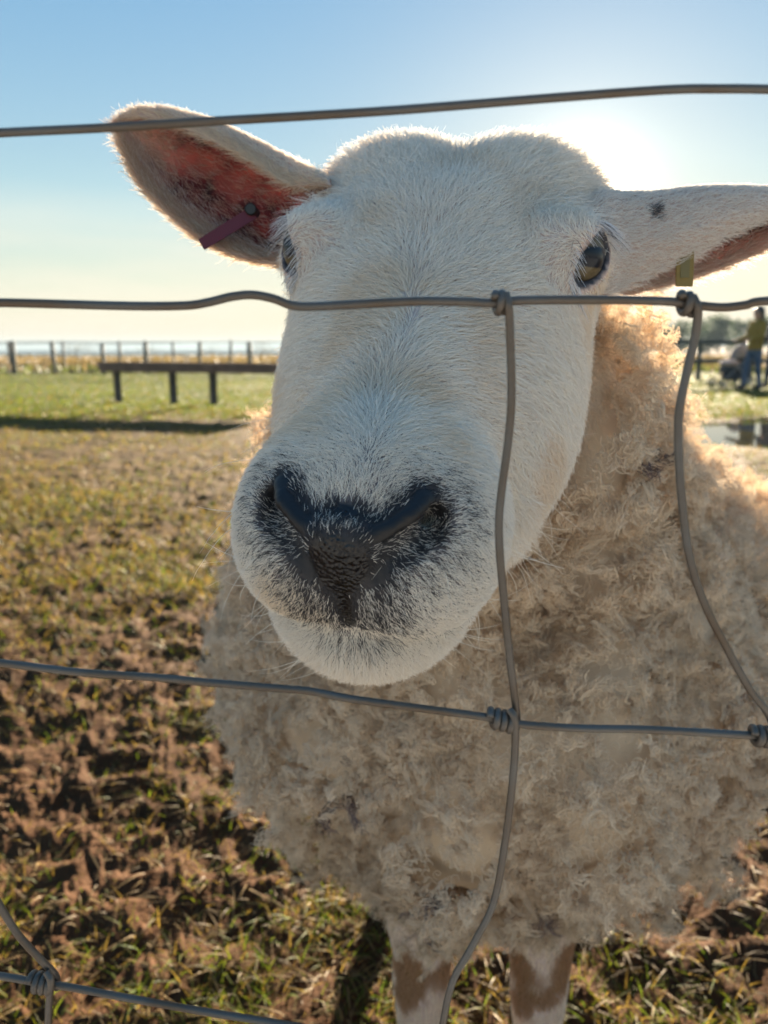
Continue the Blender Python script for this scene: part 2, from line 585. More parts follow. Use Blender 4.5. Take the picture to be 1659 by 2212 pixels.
def green_amount(x, y):
    """how much living grass there is: sparse on the churned mud near the fence, a clean green strip at 12-22 m"""
    p3 = np.stack([x, y, 0 * x], -1)
    n = fbm(p3, 1.1, 3, seed=81) * .9 + fbm(p3, 4.5, 2, seed=83) * .7
    g = .22 + .25 * sstep(1.2, 4.5, y) + .75 * sstep(9.6, 13, y - .25 * x) + n * .55 + .12 * np.exp(-((y - 1.0) / .35) ** 2)
    return np.clip(g, 0, 1)


def ground_z(x, y):
    p3 = np.stack([x, y, 0 * x], -1)
    z = .028 * fbm(p3, .55, 3, seed=90) + .05 * fbm(p3, .11, 2, seed=94) * sstep(4, 14, y)
    near = 1 - sstep(3.5, 12, y)
    rd = 1 - np.abs(fbm(p3, 6.5, 3, seed=91)) * 2.2
    wp = p3 + .03 * np.stack([noise3(p3, 11, 12), noise3(p3, 11, 13), 0 * x], -1)
    cl = np.clip(rd, -.6, 1) * .010 + fbm(wp, 17, 4, seed=92, gain=.68) * .020 + fbm(wp, 40, 3, seed=93, gain=.7) * .011
    z = z + cl * near * (.35 + .65 * (1 - .6 * green_amount(x, y)))
    z = z + .012 * fbm(p3, 3.0, 3, seed=97) * (1 - near)
    z = z - .06 * (1 - sstep(.16, .30, y)) * 1.0
    pf = pud_f(x, y)
    z = z * sstep(-.1, 1.2, pf) - .10 * (1 - sstep(-.25, .30, pf))
    # land ends above the shore on the left, runs on to the right
    edge = 62 + 400 * sstep(-.02, .25, x / np.maximum(y, 1)) + 6 * noise3(p3, .05, 98)
    z = z - 9 * sstep(0, 14, y - edge)
    return z


ang_in = np.tan(np.linspace(rad(-37), rad(37), 430))
ang = np.concatenate([-np.tan(np.linspace(rad(84), rad(38), 26)), ang_in, np.tan(np.linspace(rad(38), rad(84), 26))])
rows = np.concatenate([[-30, -8, -3, -1, -.2, .12], np.geomspace(.32, 900, 620)])
gxx = np.empty((len(rows), len(ang))); gyy = np.empty_like(gxx)
for i, y in enumerate(rows):
    ye = max(y, .32)
    gxx[i] = ang * (ye + (0 if y > 0 else abs(y))); gyy[i] = y
gzz = ground_z(gxx, gyy)
gpos = np.stack([gxx, gyy, gzz], -1)
gI = np.arange(gxx.size).reshape(gxx.shape)
gf = np.stack([gI[:-1, :-1], gI[:-1, 1:], gI[1:, 1:], gI[1:, :-1]], -1).reshape(-1, 4)
p3 = np.stack([gxx, gyy, 0 * gxx], -1)
ga = green_amount(gxx, gyy)
gcol = np.array([.056, .029, .015]) * (1 + .35 * fbm(p3, 5, 3, seed=95))[..., None]
dry = np.array([.088, .056, .020]) * (1 + .3 * fbm(p3, 9, 2, seed=96))[..., None]
grn = np.array([.066, .085, .018]) * (1 + .25 * fbm(p3, 3, 2, seed=99))[..., None]
wd = (sstep(1.2, 6, gyy) * .75)[..., None]
gcol = gcol * (1 - wd) + dry * wd
wg = (sstep(.45, .95, ga) * (.35 + .6 * sstep(8, 13, gyy)))[..., None]
gcol = gcol * (1 - wg) + grn * wg
far = sstep(24.5, 28, gyy)[..., None]
scrub = np.array([.11, .078, .050]) * (1 + .35 * fbm(p3 * np.array([.35, 1, 1]), .6, 3, seed=101))[..., None]
gcol = gcol * (1 - far) + scrub * far
pw = (1 - sstep(-.1, .45, pud_f(gxx, gyy)))[..., None]
gcol = gcol * (1 - .7 * pw) + np.array([.055, .045, .035]) * .7 * pw
M_GROUND = col_mat('muddy_field', rough=.95, spec=.03, bump=.55, bscale=55)
ground = mesh_obj('ground', gpos.reshape(-1, 3), gf, M_GROUND, colors=np.clip(gcol.reshape(-1, 3), .01, .9))
tag(ground, kind='structure')

# unseen pale gravel path, added to bounce sunlight onto the sheep's face
M_BOUNCE_PATH = simple_mat('added_bounce_gravel', (.42, .42, .41), .9, noise=.25, nscale=35, bump=.5, spec=.1)
px_, py_ = np.meshgrid(np.linspace(-9, 9, 60), np.linspace(-6, .16, 30), indexing='xy')
pz_ = .034 + .012 * noise3(np.stack([px_, py_, 0 * px_], -1), 1.1, 15)
pI = np.arange(px_.size).reshape(px_.shape)
path = mesh_obj('path', np.stack([px_, py_, pz_], -1).reshape(-1, 3), np.stack([pI[:-1, :-1], pI[:-1, 1:], pI[1:, 1:], pI[1:, :-1]], -1).reshape(-1, 4), M_BOUNCE_PATH)
tag(path, kind='structure')

# puddle surface
M_WATER, nt, out = mat_new('still_water')
b = nt.nodes.new('ShaderNodeBsdfPrincipled')
b.inputs['Base Color'].default_value = (.03, .03, .028, 1); b.inputs['Roughness'].default_value = .03; b.inputs['IOR'].default_value = 1.333
nt.links.new(b.outputs['BSDF'], out.inputs['Surface'])
th = np.linspace(0, 2 * math.pi, 97)[:-1]
pv = [(PUD_C[0], PUD_C[1], -.016)] + [(PUD_C[0] + 3.0 * math.cos(t), PUD_C[1] + 1.4 * math.sin(t), -.016) for t in th]
puddle = mesh_obj('puddle', pv, [(0, i + 1, (i + 1) % 96 + 1) for i in range(96)], M_WATER)
tag(puddle, kind='structure')

M_SEA, nt, out = mat_new('sea_water')
b = nt.nodes.new('ShaderNodeBsdfPrincipled')
b.inputs['Base Color'].default_value = (.04, .08, .11, 1); b.inputs['Roughness'].default_value = .35; b.inputs['IOR'].default_value = 1.333
tc = nt.nodes.new('ShaderNodeTexCoord'); nz = nt.nodes.new('ShaderNodeTexNoise'); nz.inputs['Scale'].default_value = .15; nz.inputs['Detail'].default_value = 4
bp = nt.nodes.new('ShaderNodeBump'); bp.inputs['Strength'].default_value = .5; bp.inputs['Distance'].default_value = .6
nt.links.new(tc.outputs['Object'], nz.inputs['Vector']); nt.links.new(nz.outputs['Fac'], bp.inputs['Height']); nt.links.new(bp.outputs['Normal'], b.inputs['Normal'])
nt.links.new(b.outputs['BSDF'], out.inputs['Surface'])
sea = mesh_obj('sea', [(-4000, 60, -7), (4000, 60, -7), (4000, 6000, -7), (-4000, 6000, -7)], [(0, 1, 2, 3)], M_SEA)
tag(sea, kind='structure')

# grass
M_GRASS = col_mat('grass_blades', rough=.6, trans=.42, tint=(1.1, 1.1, .6), spec=.12)


def blades(name, x, y, h, w, lean, colr, rg):
    n = len(x)
    z = ground_z(x, y) - .003
    a = rg.uniform(0, 6.28, n)
    side = np.stack([np.cos(a), np.sin(a), 0 * a], -1)
    d = rg.uniform(0, 6.28, n)
    ln = np.stack([np.cos(d), np.sin(d), 0 * d], -1) * lean[:, None]
    root = np.stack([x, y, z], -1)
    up = np.array([0, 0, 1.])
    V = np.empty((n, 7, 3))
    for k, (t, ww) in enumerate(((0, .8), (.35, 1), (.72, .75))):
        c = root + up * (h * t * (1 - .25 * lean * t))[:, None] + ln * (h * t ** 1.8)[:, None]
        V[:, 2 * k] = c - side * (w * ww * .5)[:, None]; V[:, 2 * k + 1] = c + side * (w * ww * .5)[:, None]
    V[:, 6] = root + up * (h * (1 - .25 * lean))[:, None] + ln * h[:, None]
    base = np.arange(n)[:, None] * 7
    F = np.concatenate([base + np.array([[0, 1, 3, 2]]), base + np.array([[2, 3, 5, 4]]), base + np.array([[4, 5, 6, 6]])]).astype(np.int32)
    tri = (base + np.array([[4, 5, 6]])).astype(np.int32)
    quads = np.concatenate([base + np.array([[0, 1, 3, 2]]), base + np.array([[2, 3, 5, 4]])]).astype(np.int32)
    me = bpy.data.meshes.new(name)
    me.vertices.add(n * 7); me.vertices.foreach_set('co', V.astype(np.float32).ravel())
    me.loops.add(n * 11); me.loops.foreach_set('vertex_index', np.concatenate([quads.ravel(), tri.ravel()]))
    me.polygons.add(n * 3)
    me.polygons.foreach_set('loop_start', np.concatenate([np.arange(2 * n) * 4, 8 * n + np.arange(n) * 3]).astype(np.int32))
    me.update(calc_edges=True)
    ca = me.color_attributes.new('Col', 'FLOAT_COLOR', 'POINT')
    c4 = np.ones((n, 7, 4), dtype=np.float32); c4[:, :, :3] = colr[:, None]
    ca.data.foreach_set('color', c4.ravel())
    me.materials.append(M_GRASS)
    o = bpy.data.objects.new(name, me); COL.objects.link(o)
    return o


def grass_spots(n, y0, y1, spread, power, rg, tuft=1, tr=.02):
    yy = y0 * (y1 / y0) ** rg.random(n); xx = yy * rg.uniform(-spread, spread, n)
    keep = (rg.random(n) < green_amount(xx, yy) ** power) & (pud_f(xx, yy) > .12)
    xx, yy = xx[keep], yy[keep]
    xx = np.repeat(xx, tuft) + rg.normal(0, tr, len(xx) * tuft) * np.repeat(yy, tuft) ** .5
    yy = np.repeat(yy, tuft) + rg.normal(0, tr, len(yy) * tuft) * np.repeat(yy, tuft) ** .5
    return xx, yy


def grass_cols(n, rg, dryf):
    c = np.array([.050, .082, .013]) * rg.uniform(.65, 1.5, (n, 1)) * np.array([1, 1, 1]) + rg.uniform(0, .05, (n, 1)) * np.array([1, .6, 0])
    d = rg.random(n) < dryf
    c[d] = np.array([.17, .115, .04]) * rg.uniform(.6, 1.3, (int(d.sum()), 1))
    return np.clip(c, .01, .9)


x, y = grass_spots(20000, .55, 3.2, .75, 2.0, rng, 6, .018)
n = len(x)
g1 = blades('near_grass', x, y, rng.uniform(.010, .036, n), rng.uniform(.0012, .0025, n), rng.uniform(.4, 1.8, n), grass_cols(n, rng, .40), rng)
tag(g1, 'sparse green grass tufts on the churned mud near the sheep', 'grass', kind='stuff')
x, y = grass_spots(36000, 1.7, 11, .72, 1.2, rng, 4, .02)
kp = rng.random(len(x)) < sstep(1.5, 3.6, y)
x, y = x[kp], y[kp]
n = len(x)
g2 = blades('pasture_grass', x, y, rng.uniform(.02, .06, n), rng.uniform(.0022, .0048, n) * (y / 4) ** .6, rng.uniform(.4, 1.6, n), grass_cols(n, rng, .60), rng)
tag(g2, 'short yellow-brown grass across the middle of the pasture', 'grass', kind='stuff')
x, y = grass_spots(26000, 9.5, 25, .68, .7, rng, 3, .03)
n = len(x)
g3_ = blades('far_grass', x, y, rng.uniform(.02, .06, n), rng.uniform(.008, .016, n), rng.uniform(.3, 1.2, n), grass_cols(n, rng, .18), rng)
tag(g3_, 'sunlit green grass in the strip before the far fence', 'grass', kind='stuff')
# rough dry herbage beyond the far fence
n = 16000
yy = rng.uniform(25.2, 60, n); xx = yy * rng.uniform(-.6, .62, n)
hh = rng.uniform(.15, .40, n) * np.where(yy < 28, 1.0, .8)
cc = np.array([.12, .088, .058]) * rng.uniform(.5, 1.35, (n, 1))
cc[yy < 27.5] = np.array([.05, .06, .025]) * rng.uniform(.7, 1.6, (int((yy < 27.5).sum()), 1))
g4 = blades('rough_grass', xx, yy, hh, rng.uniform(.05, .12, n), rng.uniform(.2, .9, n), cc, rng)
tag(g4, 'rough dry reddish-brown grass beyond the far fence', 'grass', kind='stuff')
# straw, dead leaves and trodden stalks lying on the mud
n = 16000
yy = .55 * (6 / .55) ** rng.random(n); xx = yy * rng.uniform(-.75, .75, n)
cc = np.array([.20, .14, .065]) * rng.uniform(.35, 1.4, (n, 1))
g5 = blades('trodden_straw', xx, yy, rng.uniform(.008, .028, n), rng.uniform(.0012, .0032, n) * (.6 + .4 * yy ** .5), rng.uniform(1.5, 3.2, n), cc, rng)
tag(g5, 'bits of straw and trodden stalks lying on the mud', 'straw', kind='stuff')

# ================================================================== the sheep
sheep = empty('sheep', (0.11, 0.85, 0.0))
tag(sheep, 'white-faced sheep with cream wool and black nose looking through the wire fence', 'sheep')

# head frame: s towards the nose, t towards the sheep's left (viewer's right), h out of the face
O_H = (P(643, 525, .452) + P(1270, 575, .425)) / 2
_y, _p, _r = rad(15.8), rad(38), rad(4)
_ef = np.array([-math.sin(_y) * math.cos(_p), -math.cos(_y) * math.cos(_p), -math.sin(_p)])
_ex = np.array([math.cos(_y), -math.sin(_y), 0])
_eu = np.cross(_ef, _ex)
if _eu[2] < 0: _eu = -_eu
M_H = np.stack([_ef, _ex * math.cos(_r) - _eu * math.sin(_r), _eu * math.cos(_r) + _ex * math.sin(_r)])


def to_head(w): return (w - O_H) @ M_H.T
def from_head(q): return O_H + np.asarray(q) @ M_H


EYE_R = .0175
EYE_C = np.array([.002, .0690, .002])
EYE_O = nrm(np.array([.48, .80, .32]))                     # where the right-hand eye looks, mirrored for the other
NOSTRIL = [(.186, .0310, .0090), (.195, .0305, .0085), (.2030, .0250, .0088), (.2090, .0180, .0060), (.2130, .0130, -.0005)]
WING = [(.187, .0275, .0165), (.196, .0245, .0175), (.2030, .0165, .0160), (.2065, .0070, .0125)]
MOUTH = [(.178, .0480, -.0400), (.195, .0405, -.0420), (.208, .026, -.0410), (.2155, .012, -.0390), (.217, .0, -.0380)]


def eye_opening(a):
    u = nrm(np.array([.92, -.30, -.22])); u = nrm(u - EYE_O * (u @ EYE_O)); v = np.cross(EYE_O, u)
    g = (a - (EYE_C + EYE_O * (EYE_R + .002)).astype(a.dtype))
    loc = np.stack([g @ u, g @ v, g @ EYE_O], -1)
    loc[..., 1] = np.sqrt(loc[..., 1] ** 2 + .00001)
    return sd_ell(loc, (0, 0, 0), (.0195, .0098, .0120))


def head_sdf(w):
    q = to_head(w).astype(np.float32)
    a = q.copy(); a[..., 1] = np.abs(a[..., 1])
    d = sd_ell(q, (-.035, 0, -.047), (.082, .083, .066))
    d = smin(d, sd_ell(a, (-.060, .043, -.018), (.036, .038, .034)), .040)
    d = smin(d, sd_ell(a, (-.002, .056, -.010), (.034, .024, .026)), .022)
    d = smin(d, sd_cap(q, (-.01, 0, -.030), (.165, 0, -.026), .050, .041), .035)
    d = smin(d, sd_ell(a, (.035, .039, -.050), (.082, .038, .052)), .03)
    d = smin(d, sd_ell(a, (.060, .037, -.070), (.064, .035, .045)), .03)
    d = smin(d, sd_cap(a, (.01, .036, -.088), (.13, .018, -.070), .040, .030), .03)
    # muzzle and upper lips
    mz = sd_ell(q, (.172, 0, -.016), (.043, .052, .038))
    mz = smin(mz, sd_ell(a, (.178, .026, -.022), (.037, .029, .031)), .016)
    d = smin(d, mz, .022)
    # lower lip and chin
    d = smin(d, sd_ell(q, (.165, -.006, -.069), (.052, .0490, .036)), .006)
    # roll over each nostril, nose pad
    d = smin(d, sd_poly(a, WING, (.0030, .0034, .0032, .0026)), .006)
    d = smin(d, sd_ell(q, (.2060, 0, .005), (.0085, .013, .015)), .008)
    # nostrils, philtrum, mouth
    d = smax(d, -sd_poly(a, NOSTRIL, (.0035, .0054, .0058, .0044, .0018)), .004)
    d = smax(d, -sd_poly(a, [(.190, .032, .010), (.180, .020, -.004)], (.0045, .004)), .003)
    d = smax(d, -sd_cap(q, (.2165, 0, -.008), (.2175, 0, -.040), .0010, .0024), .003)
    d = smax(d, -sd_poly(a, MOUTH, .0026), .004)
    # eye socket with lids
    lid = sd_ell(a, EYE_C - EYE_O * .001, (EYE_R + .0045,) * 3)
    opening = eye_opening(a)
    d = smin(d, lid, .010)
    d = smax(d, -opening, .0025)
    d = np.maximum(d, -sd_ell(a, EYE_C, (EYE_R - .0012,) * 3))
    return d


def body_sdf(w):
    w = w.astype(np.float32)
    nk = sd_cap(w, (.062, .575, .875), (.095, .70, .74), .110, .180)
    d = sd_ell(w, (.124, .80, .578), (.268, .27, .243))                   # chest
    d = smin(d, sd_ell(w, (.140, .92, .605), (.265, .34, .215)), .08)        # shoulders
    d = smin(d, sd_cap(w, (.13, .95, .60), (.30, 1.55, .62), .262, .255), .1)
    d = smin(d, nk, .022)
    d = smin(d, sd_ell(w, (.150, .69, .815), (.092, .11, .115)), .02)          # neck wool spilling to the side
    return d


LEGS = [(.040, .70), (.163, .69), (.105, 1.50), (.335, 1.46)]


def leg_sdf(w):
    d = None
    for i, (x, y) in enumerate(LEGS):
        if i < 2:
            l_ = sd_poly(w, [(x, y + .02, .42), (x, y, .28), (x - .001, y - .004, .235), (x, y + .004, .14), (x, y, .075), (x, y - .012, .035)],
                         (.055, .031, .0285, .019, .021, .024))
        else:
            l_ = sd_poly(w, [(x, y - .04, .44), (x, y - .05, .36), (x, y + .05, .24), (x, y + .03, .10), (x, y + .01, .035)], (.08, .05, .027, .021, .024))
        hf = sd_ell(w, (x, y - .02 if i < 2 else y, .022), (.026, .036, .026))
        l_ = smin(l_, hf, .012)
        d = l_ if d is None else np.minimum(d, l_)
    return d


def grid_axis(lo, a, b, hi, fine, coarse):
    def side(start, end):
        out, x, h = [], start, fine
        while x < end:
            h = min(h * 1.25, coarse); x += h; out.append(x)
        return out
    mid = list(np.arange(a, b, fine))
    left = [a - (k - a) for k in side(a, a + (a - lo))][::-1]
    return np.array(left + mid + side(mid[-1], hi))


FINE = .0024 if not QUICK else .004
gx = grid_axis(-.25, -.085, .150, .72, FINE, .011)
gy = grid_axis(.22, .245, .50, 1.95, FINE, .014)
gz = grid_axis(-.03, .745, 1.03, 1.06, FINE, .012)
g3 = np.stack(np.meshgrid(gx, gy, gz, indexing='ij'), -1).astype(np.float32)
bd = body_sdf(g3)
lg = np.full(bd.shape, 1.0, dtype=np.float32)
kz = int(np.searchsorted(gz, .5))
lg[:, :, :kz] = leg_sdf(g3[:, :, :kz])
hd = np.full(bd.shape, 1.0, dtype=np.float32)
i0, i1 = np.searchsorted(gx, (-.12, .19)); j1 = int(np.searchsorted(gy, .60)); k0 = int(np.searchsorted(gz, .70))
hd[i0:i1, :j1, k0:] = head_sdf(g3[i0:i1, :j1, k0:])
val = smin(smin(bd, lg, .03), hd, .016)
sv, sf = surface_nets(val, gx, gy, gz)
del g3, bd, lg, hd, val
sn = vnormals(sv, sf)
# wool bulk: uneven fleece under the fibres
d_head = head_sdf(sv); d_body = body_sdf(sv); d_leg = leg_sdf(sv)
qh = to_head(sv); qa = qh.copy(); qa[:, 1] = np.abs(qa[:, 1])
wool_w = sstep(-.004, .010, np.minimum(d_head, d_leg * 1.0 + np.where(sv[:, 2] < .33, 0, .03)) - d_body)
fold = 1 - 2 * np.abs(noise3(sv * np.array([1.0, 1.0, .45]) + .02 * np.stack([noise3(sv, 9, 5), noise3(sv, 9, 6), noise3(sv, 9, 7)], -1), 8.5, 44))
lump = fbm(sv, 16, 3, seed=3) * .010 - .021 + .015 * fold
sv = sv + sn * (lump * wool_w)[:, None]
sn = vnormals(sv, sf)

# --- pigment of the skin
d_nos = sd_poly(qa, NOSTRIL, 0.0); d_wing = sd_poly(qa, WING, 0.0); d_mouth = sd_poly(qa, MOUTH, 0.0)
d_phil = sd_cap(qh, (.214, 0, -.004), (.2175, 0, -.034), 0, 0)
pw_half = np.interp(qh[:, 2], [-.043, -.041, -.030, -.010, -.004, .003, .009, .0135, .0165, .0190, .0215], [-.05, .0020, .0022, .0028, .0070, .0108, .0116, .0095, .0060, .0005, -.006])
pad = np.where((qh[:, 0] > .1935) & (qh[:, 2] > -.044) & (qh[:, 2] < .026) & (d_head < .01), np.minimum(np.abs(qh[:, 1]) - pw_half, .05), .05)
pad_only = 1 - sstep(-.0015, .0015, pad)
pad = np.minimum(d_wing - .0040, pad)
pad_w = 1 - sstep(-.0015, .0015, pad)
dark_w = np.clip(1 - sstep(.001, .0085, np.minimum(d_nos - .002, pad)), 0, 1)
dark_w = np.maximum(dark_w, .68 * (1 - sstep(.0, .022, np.abs(qh[:, 1]) - .014)) * sstep(.196, .206, qh[:, 0]) * (1 - sstep(-.002, .016, qh[:, 2])) * sstep(-.040, -.030, qh[:, 2]))
lip_w = 1 - sstep(.002, .006, d_mouth)
e_rel = qa - EYE_C
eye_d = np.linalg.norm(e_rel, axis=1)
eop = eye_opening(qa)
lid_w = (1 - sstep(.0006, .0020, eop)) * (eye_d < .03)
tear = 1 - sstep(.004, .011, sd_poly(qa, [(.016, .064, .000), (.036, .056, -.012), (.050, .052, -.018)], 0.0))
skin = np.tile(np.array([.58, .44, .38]), (len(sv), 1))
skin = skin * (1 - wool_w[:, None]) + np.array([.62, .49, .35]) * wool_w[:, None]
mzg = sstep(.10, .165, qh[:, 0]) * (d_head < .01)
skin = skin * (1 - .85 * mzg[:, None]) + np.array([.085, .08, .09]) * .85 * mzg[:, None]
blk = np.array([.004, .004, .006])
for w_, c_ in ((dark_w, (.014, .014, .017)), (lip_w, (.035, .028, .028)), (np.maximum(lid_w, .75 * tear), (.045, .04, .045)), (pad_w, blk)):
    skin = skin * (1 - w_[:, None]) + np.asarray(c_) * w_[:, None]
kn_w = (1 - sstep(.016, .030, np.abs(sv[:, 2] - .272 + .030 * noise3(sv, 38, 6) + .012 * noise3(sv, 90, 7)))) * (1 - sstep(-.4, .5, sn[:, 1])) * (d_leg < .02)
skin = skin * (1 - kn_w[:, None]) + np.array([.22, .115, .045]) * kn_w[:, None]
hoof = 1 - sstep(.035, .045, sv[:, 2])
skin = skin * (1 - hoof[:, None]) + np.array([.05, .04, .03]) * hoof[:, None]
body = mesh_obj('body', sv, sf, M_SKIN, sheep, colors=skin, extra={'pad': np.maximum(pad_only, .22 * pad_w)})

# --- eyes
def eye_mat():
    m, nt, out = mat_new('sheep_eye')
    at = nt.nodes.new('ShaderNodeAttribute'); at.attribute_name = 'Col'
    b = nt.nodes.new('ShaderNodeBsdfPrincipled')
    nt.links.new(at.outputs['Color'], b.inputs['Base Color'])
    b.inputs['Roughness'].default_value = .35
    b.inputs['Coat Weight'].default_value = .3; b.inputs['Coat Roughness'].default_value = .06
    b.inputs['Specular IOR Level'].default_value = .2
    nt.links.new(b.outputs['BSDF'], out.inputs['Surface'])
    return m


M_EYE = eye_mat()
for sgn in (1, -1):
    c = EYE_C * np.array([1, sgn, 1]); o = EYE_O * np.array([1, sgn, 1])
    cw = from_head(c); ow = o @ M_H
    th = np.linspace(0, math.pi, 61); ph = np.linspace(0, 2 * math.pi, 97)[:-1]
    hz = nrm(np.cross(ow, np.array([0, 0, 1.]))); up = np.cross(hz, ow)
    up = up if up[2] > 0 else -up
    T, Ph = np.meshgrid(th, ph, indexing='ij')
    x, y, z = np.sin(T) * np.cos(Ph), np.sin(T) * np.sin(Ph), np.cos(T)
    bulge = 1 + .055 * np.exp(-(T / .55) ** 2)
    ev = cw + EYE_R * bulge[..., None] * (x[..., None] * hz + y[..., None] * up + z[..., None] * ow)
    iris = np.array([.13, .10, .055]) * (1 + .25 * noise3(np.stack([x * 3, y * 9, z], -1), 3.0, 5))[..., None]
    iris = iris * (1 - sstep(.58, .80, T)[..., None] * .75)
    pw = 1 - sstep(.85, 1.0, (np.abs(x) / .72) ** 4 + (np.abs(y) / .28) ** 4)
    ec = iris * (1 - pw[..., None]) + np.array([.006, .010, .018]) * pw[..., None]
    wh = sstep(.86, .93, T)[..., None]
    ec = ec * (1 - wh) + np.array([.10, .085, .075]) * wh
    n1, n2 = T.shape
    I = np.arange(n1 * n2).reshape(n1, n2)
    ef_ = np.stack([I[:-1], I[1:], np.roll(I, -1, 1)[1:], np.roll(I, -1, 1)[:-1]], -1).reshape(-1, 4)
    eo = mesh_obj('eye', ev.reshape(-1, 3), ef_, M_EYE, sheep, colors=ec.reshape(-1, 3))
    eo['label'] = 'amber eye with a dark sideways pupil'

# --- ears (a thin sheet folded round, lofted between edge lines)
def ear(lines, mat_cols, n_u=70, n_v=36, thick=.0016):
    curves = [catmull([P(*k) for k in ln], 10) for ln in lines]
    res = []
    for c in curves:
        s = np.concatenate([[0], np.cumsum(np.linalg.norm(np.diff(c, axis=0), axis=1))]); s /= s[-1]
        res.append(np.stack([np.interp(np.linspace(0, 1, n_u), s, c[:, k]) for k in range(3)], -1))
    res = np.array(res)                                     # lines x u x 3
    surf = np.empty((n_u, n_v, 3))
    for i in range(n_u):
        c = catmull(res[:, i], 12)
        s = np.linspace(0, 1, len(c))
        surf[i] = np.stack([np.interp(np.linspace(0, 1, n_v), s, c[:, k]) for k in range(3)], -1)
    du = np.gradient(surf, axis=0); dv = np.gradient(surf, axis=1)
    nn = nrm(np.cross(du, dv))
    ed = np.minimum(np.linspace(0, 1, n_v), np.linspace(1, 0, n_v))
    th_ = thick * (.35 + .65 * sstep(0, .12, ed))[None, :, None]
    a, b_ = surf + nn * th_, surf - nn * th_
    I = np.arange(n_u * n_v).reshape(n_u, n_v); N = n_u * n_v
    q = np.stack([I[:-1, :-1], I[1:, :-1], I[1:, 1:], I[:-1, 1:]], -1).reshape(-1, 4)
    rim = []
    for j, fl in ((0, 0), (n_v - 1, 1)):
        e_ = np.stack([I[:-1, j], I[1:, j], I[1:, j] + N, I[:-1, j] + N], -1)
        rim.append(e_ if fl else e_[:, ::-1])
    e_ = np.stack([I[-1, :-1], I[-1, 1:], I[-1, 1:] + N, I[-1, :-1] + N], -1); rim.append(e_[:, ::-1])
    V = np.vstack([a.reshape(-1, 3), b_.reshape(-1, 3)])
    Fc = np.vstack([q, q[:, ::-1] + N] + rim)
    return V, Fc, surf, nn


ear_specs = {}
# viewer's left: hollow side to the camera, upper rim rolled forward
LE = ear([
    [(690, 560, .462), (655, 572, .478), (600, 571, .488), (540, 562, .493), (450, 528, .498), (370, 470, .502), (300, 395, .506), (262, 318, .510), (250, 275, .512)],
    [(700, 525, .475), (668, 530, .495), (600, 515, .522), (530, 480, .532), (450, 435, .536), (380, 385, .534), (320, 335, .528), (275, 290, .520), (252, 268, .514)],
    [(715, 450, .480), (672, 440, .500), (620, 415, .526), (550, 375, .538), (480, 335, .540), (410, 300, .536), (345, 278, .530), (290, 265, .522), (254, 262, .515)],
    [(710, 395, .478), (668, 370, .492), (620, 345, .512), (560, 314, .520), (490, 280, .524), (430, 258, .524), (360, 241, .522), (300, 240, .518), (257, 256, .515)],
    [(716, 402, .470), (690, 398, .476), (628, 402, .492), (570, 366, .502), (505, 328, .509), (440, 296, .513), (370, 268, .515), (305, 254, .515), (260, 258, .515)],
], None)
# viewer's right: back of the ear to the camera, opening turned down
RE = ear([
    [(1250, 610, .440), (1290, 638, .438), (1340, 628, .447), (1410, 590, .452), (1485, 560, .456), (1560, 515, .460), (1660, 468, .466), (1760, 440, .474), (1840, 445, .480)],
    [(1245, 520, .445), (1290, 520, .434), (1340, 520, .440), (1410, 508, .445), (1485, 490, .449), (1560, 465, .454), (1660, 440, .463), (1760, 428, .472), (1842, 444, .480)],
    [(1240, 450, .462), (1290, 425, .452), (1340, 425, .455), (1410, 423, .460), (1500, 413, .464), (1580, 411, .468), (1660, 415, .474), (1760, 424, .480), (1844, 445, .481)],
    [(1240, 480, .490), (1300, 470, .500), (1340, 480, .502), (1410, 488, .506), (1490, 486, .508), (1570, 476, .508), (1660, 462, .504), (1760, 446, .496), (1846, 447, .483)],
    [(1250, 570, .480), (1300, 590, .492), (1345, 636, .488), (1420, 622, .490), (1500, 602, .494), (1580, 572, .496), (1665, 535, .496), (1765, 480, .492), (1846, 450, .484)],
], None)
ear_geo = []
for nm, (V, Fc, surf, nn), inner_sign in (('ear', LE, None), ('ear', RE, None)):
    n_u, n_v, _ = surf.shape
    N = n_u * n_v
    # hollow side = the side facing the sheet's own centre line
    cen = surf.mean(1, keepdims=True)
    s_in = np.sign(((cen - surf) * nn).sum(-1).sum())
    inner = np.zeros(2 * N, dtype=bool); inner[:N] = s_in > 0; inner[N:] = s_in < 0
    U2 = np.tile(np.repeat(np.linspace(0, 1, n_u), n_v), 2); V2 = np.tile(np.tile(np.linspace(0, 1, n_v), n_u), 2)
    ed = np.minimum(V2, 1 - V2)
    col = np.tile(np.array([.60, .47, .40]), (2 * N, 1))
    bl = fbm(V * np.array([1, .3, 1]), 60, 3, seed=21)
    pk = np.array([.17, .055, .050]) + np.clip(bl * 2.2, -1, 1)[:, None] * np.array([.15, .07, .05])
    wi = inner * sstep(.04, .16, ed) * (1 - sstep(.72, .95, U2))
    col = col * (1 - wi[:, None]) + pk * wi[:, None]
    eo = mesh_obj('ear', V, Fc, M_EAR, sheep, colors=np.clip(col, .02, 1))
    ear_geo.append((V, Fc, inner, U2, V2, ed, surf, nn, s_in))
    eo['label'] = 'raised ear with pink hollow side lit through by the sun' if len(ear_geo) == 1 else 'ear held level, white back towards the viewer'

# --- ear tags
M_TAGR = simple_mat('dark_red_tag_plastic', (.15, .022, .026), .45)
M_TAGY = simple_mat('yellow_tag_plastic', (.24, .155, .03), .5)
M_PIN = simple_mat('black_tag_pin', (.012, .014, .016), .4)
M_TAGD = simple_mat('worn_tag_print', (.18, .14, .05), .6)


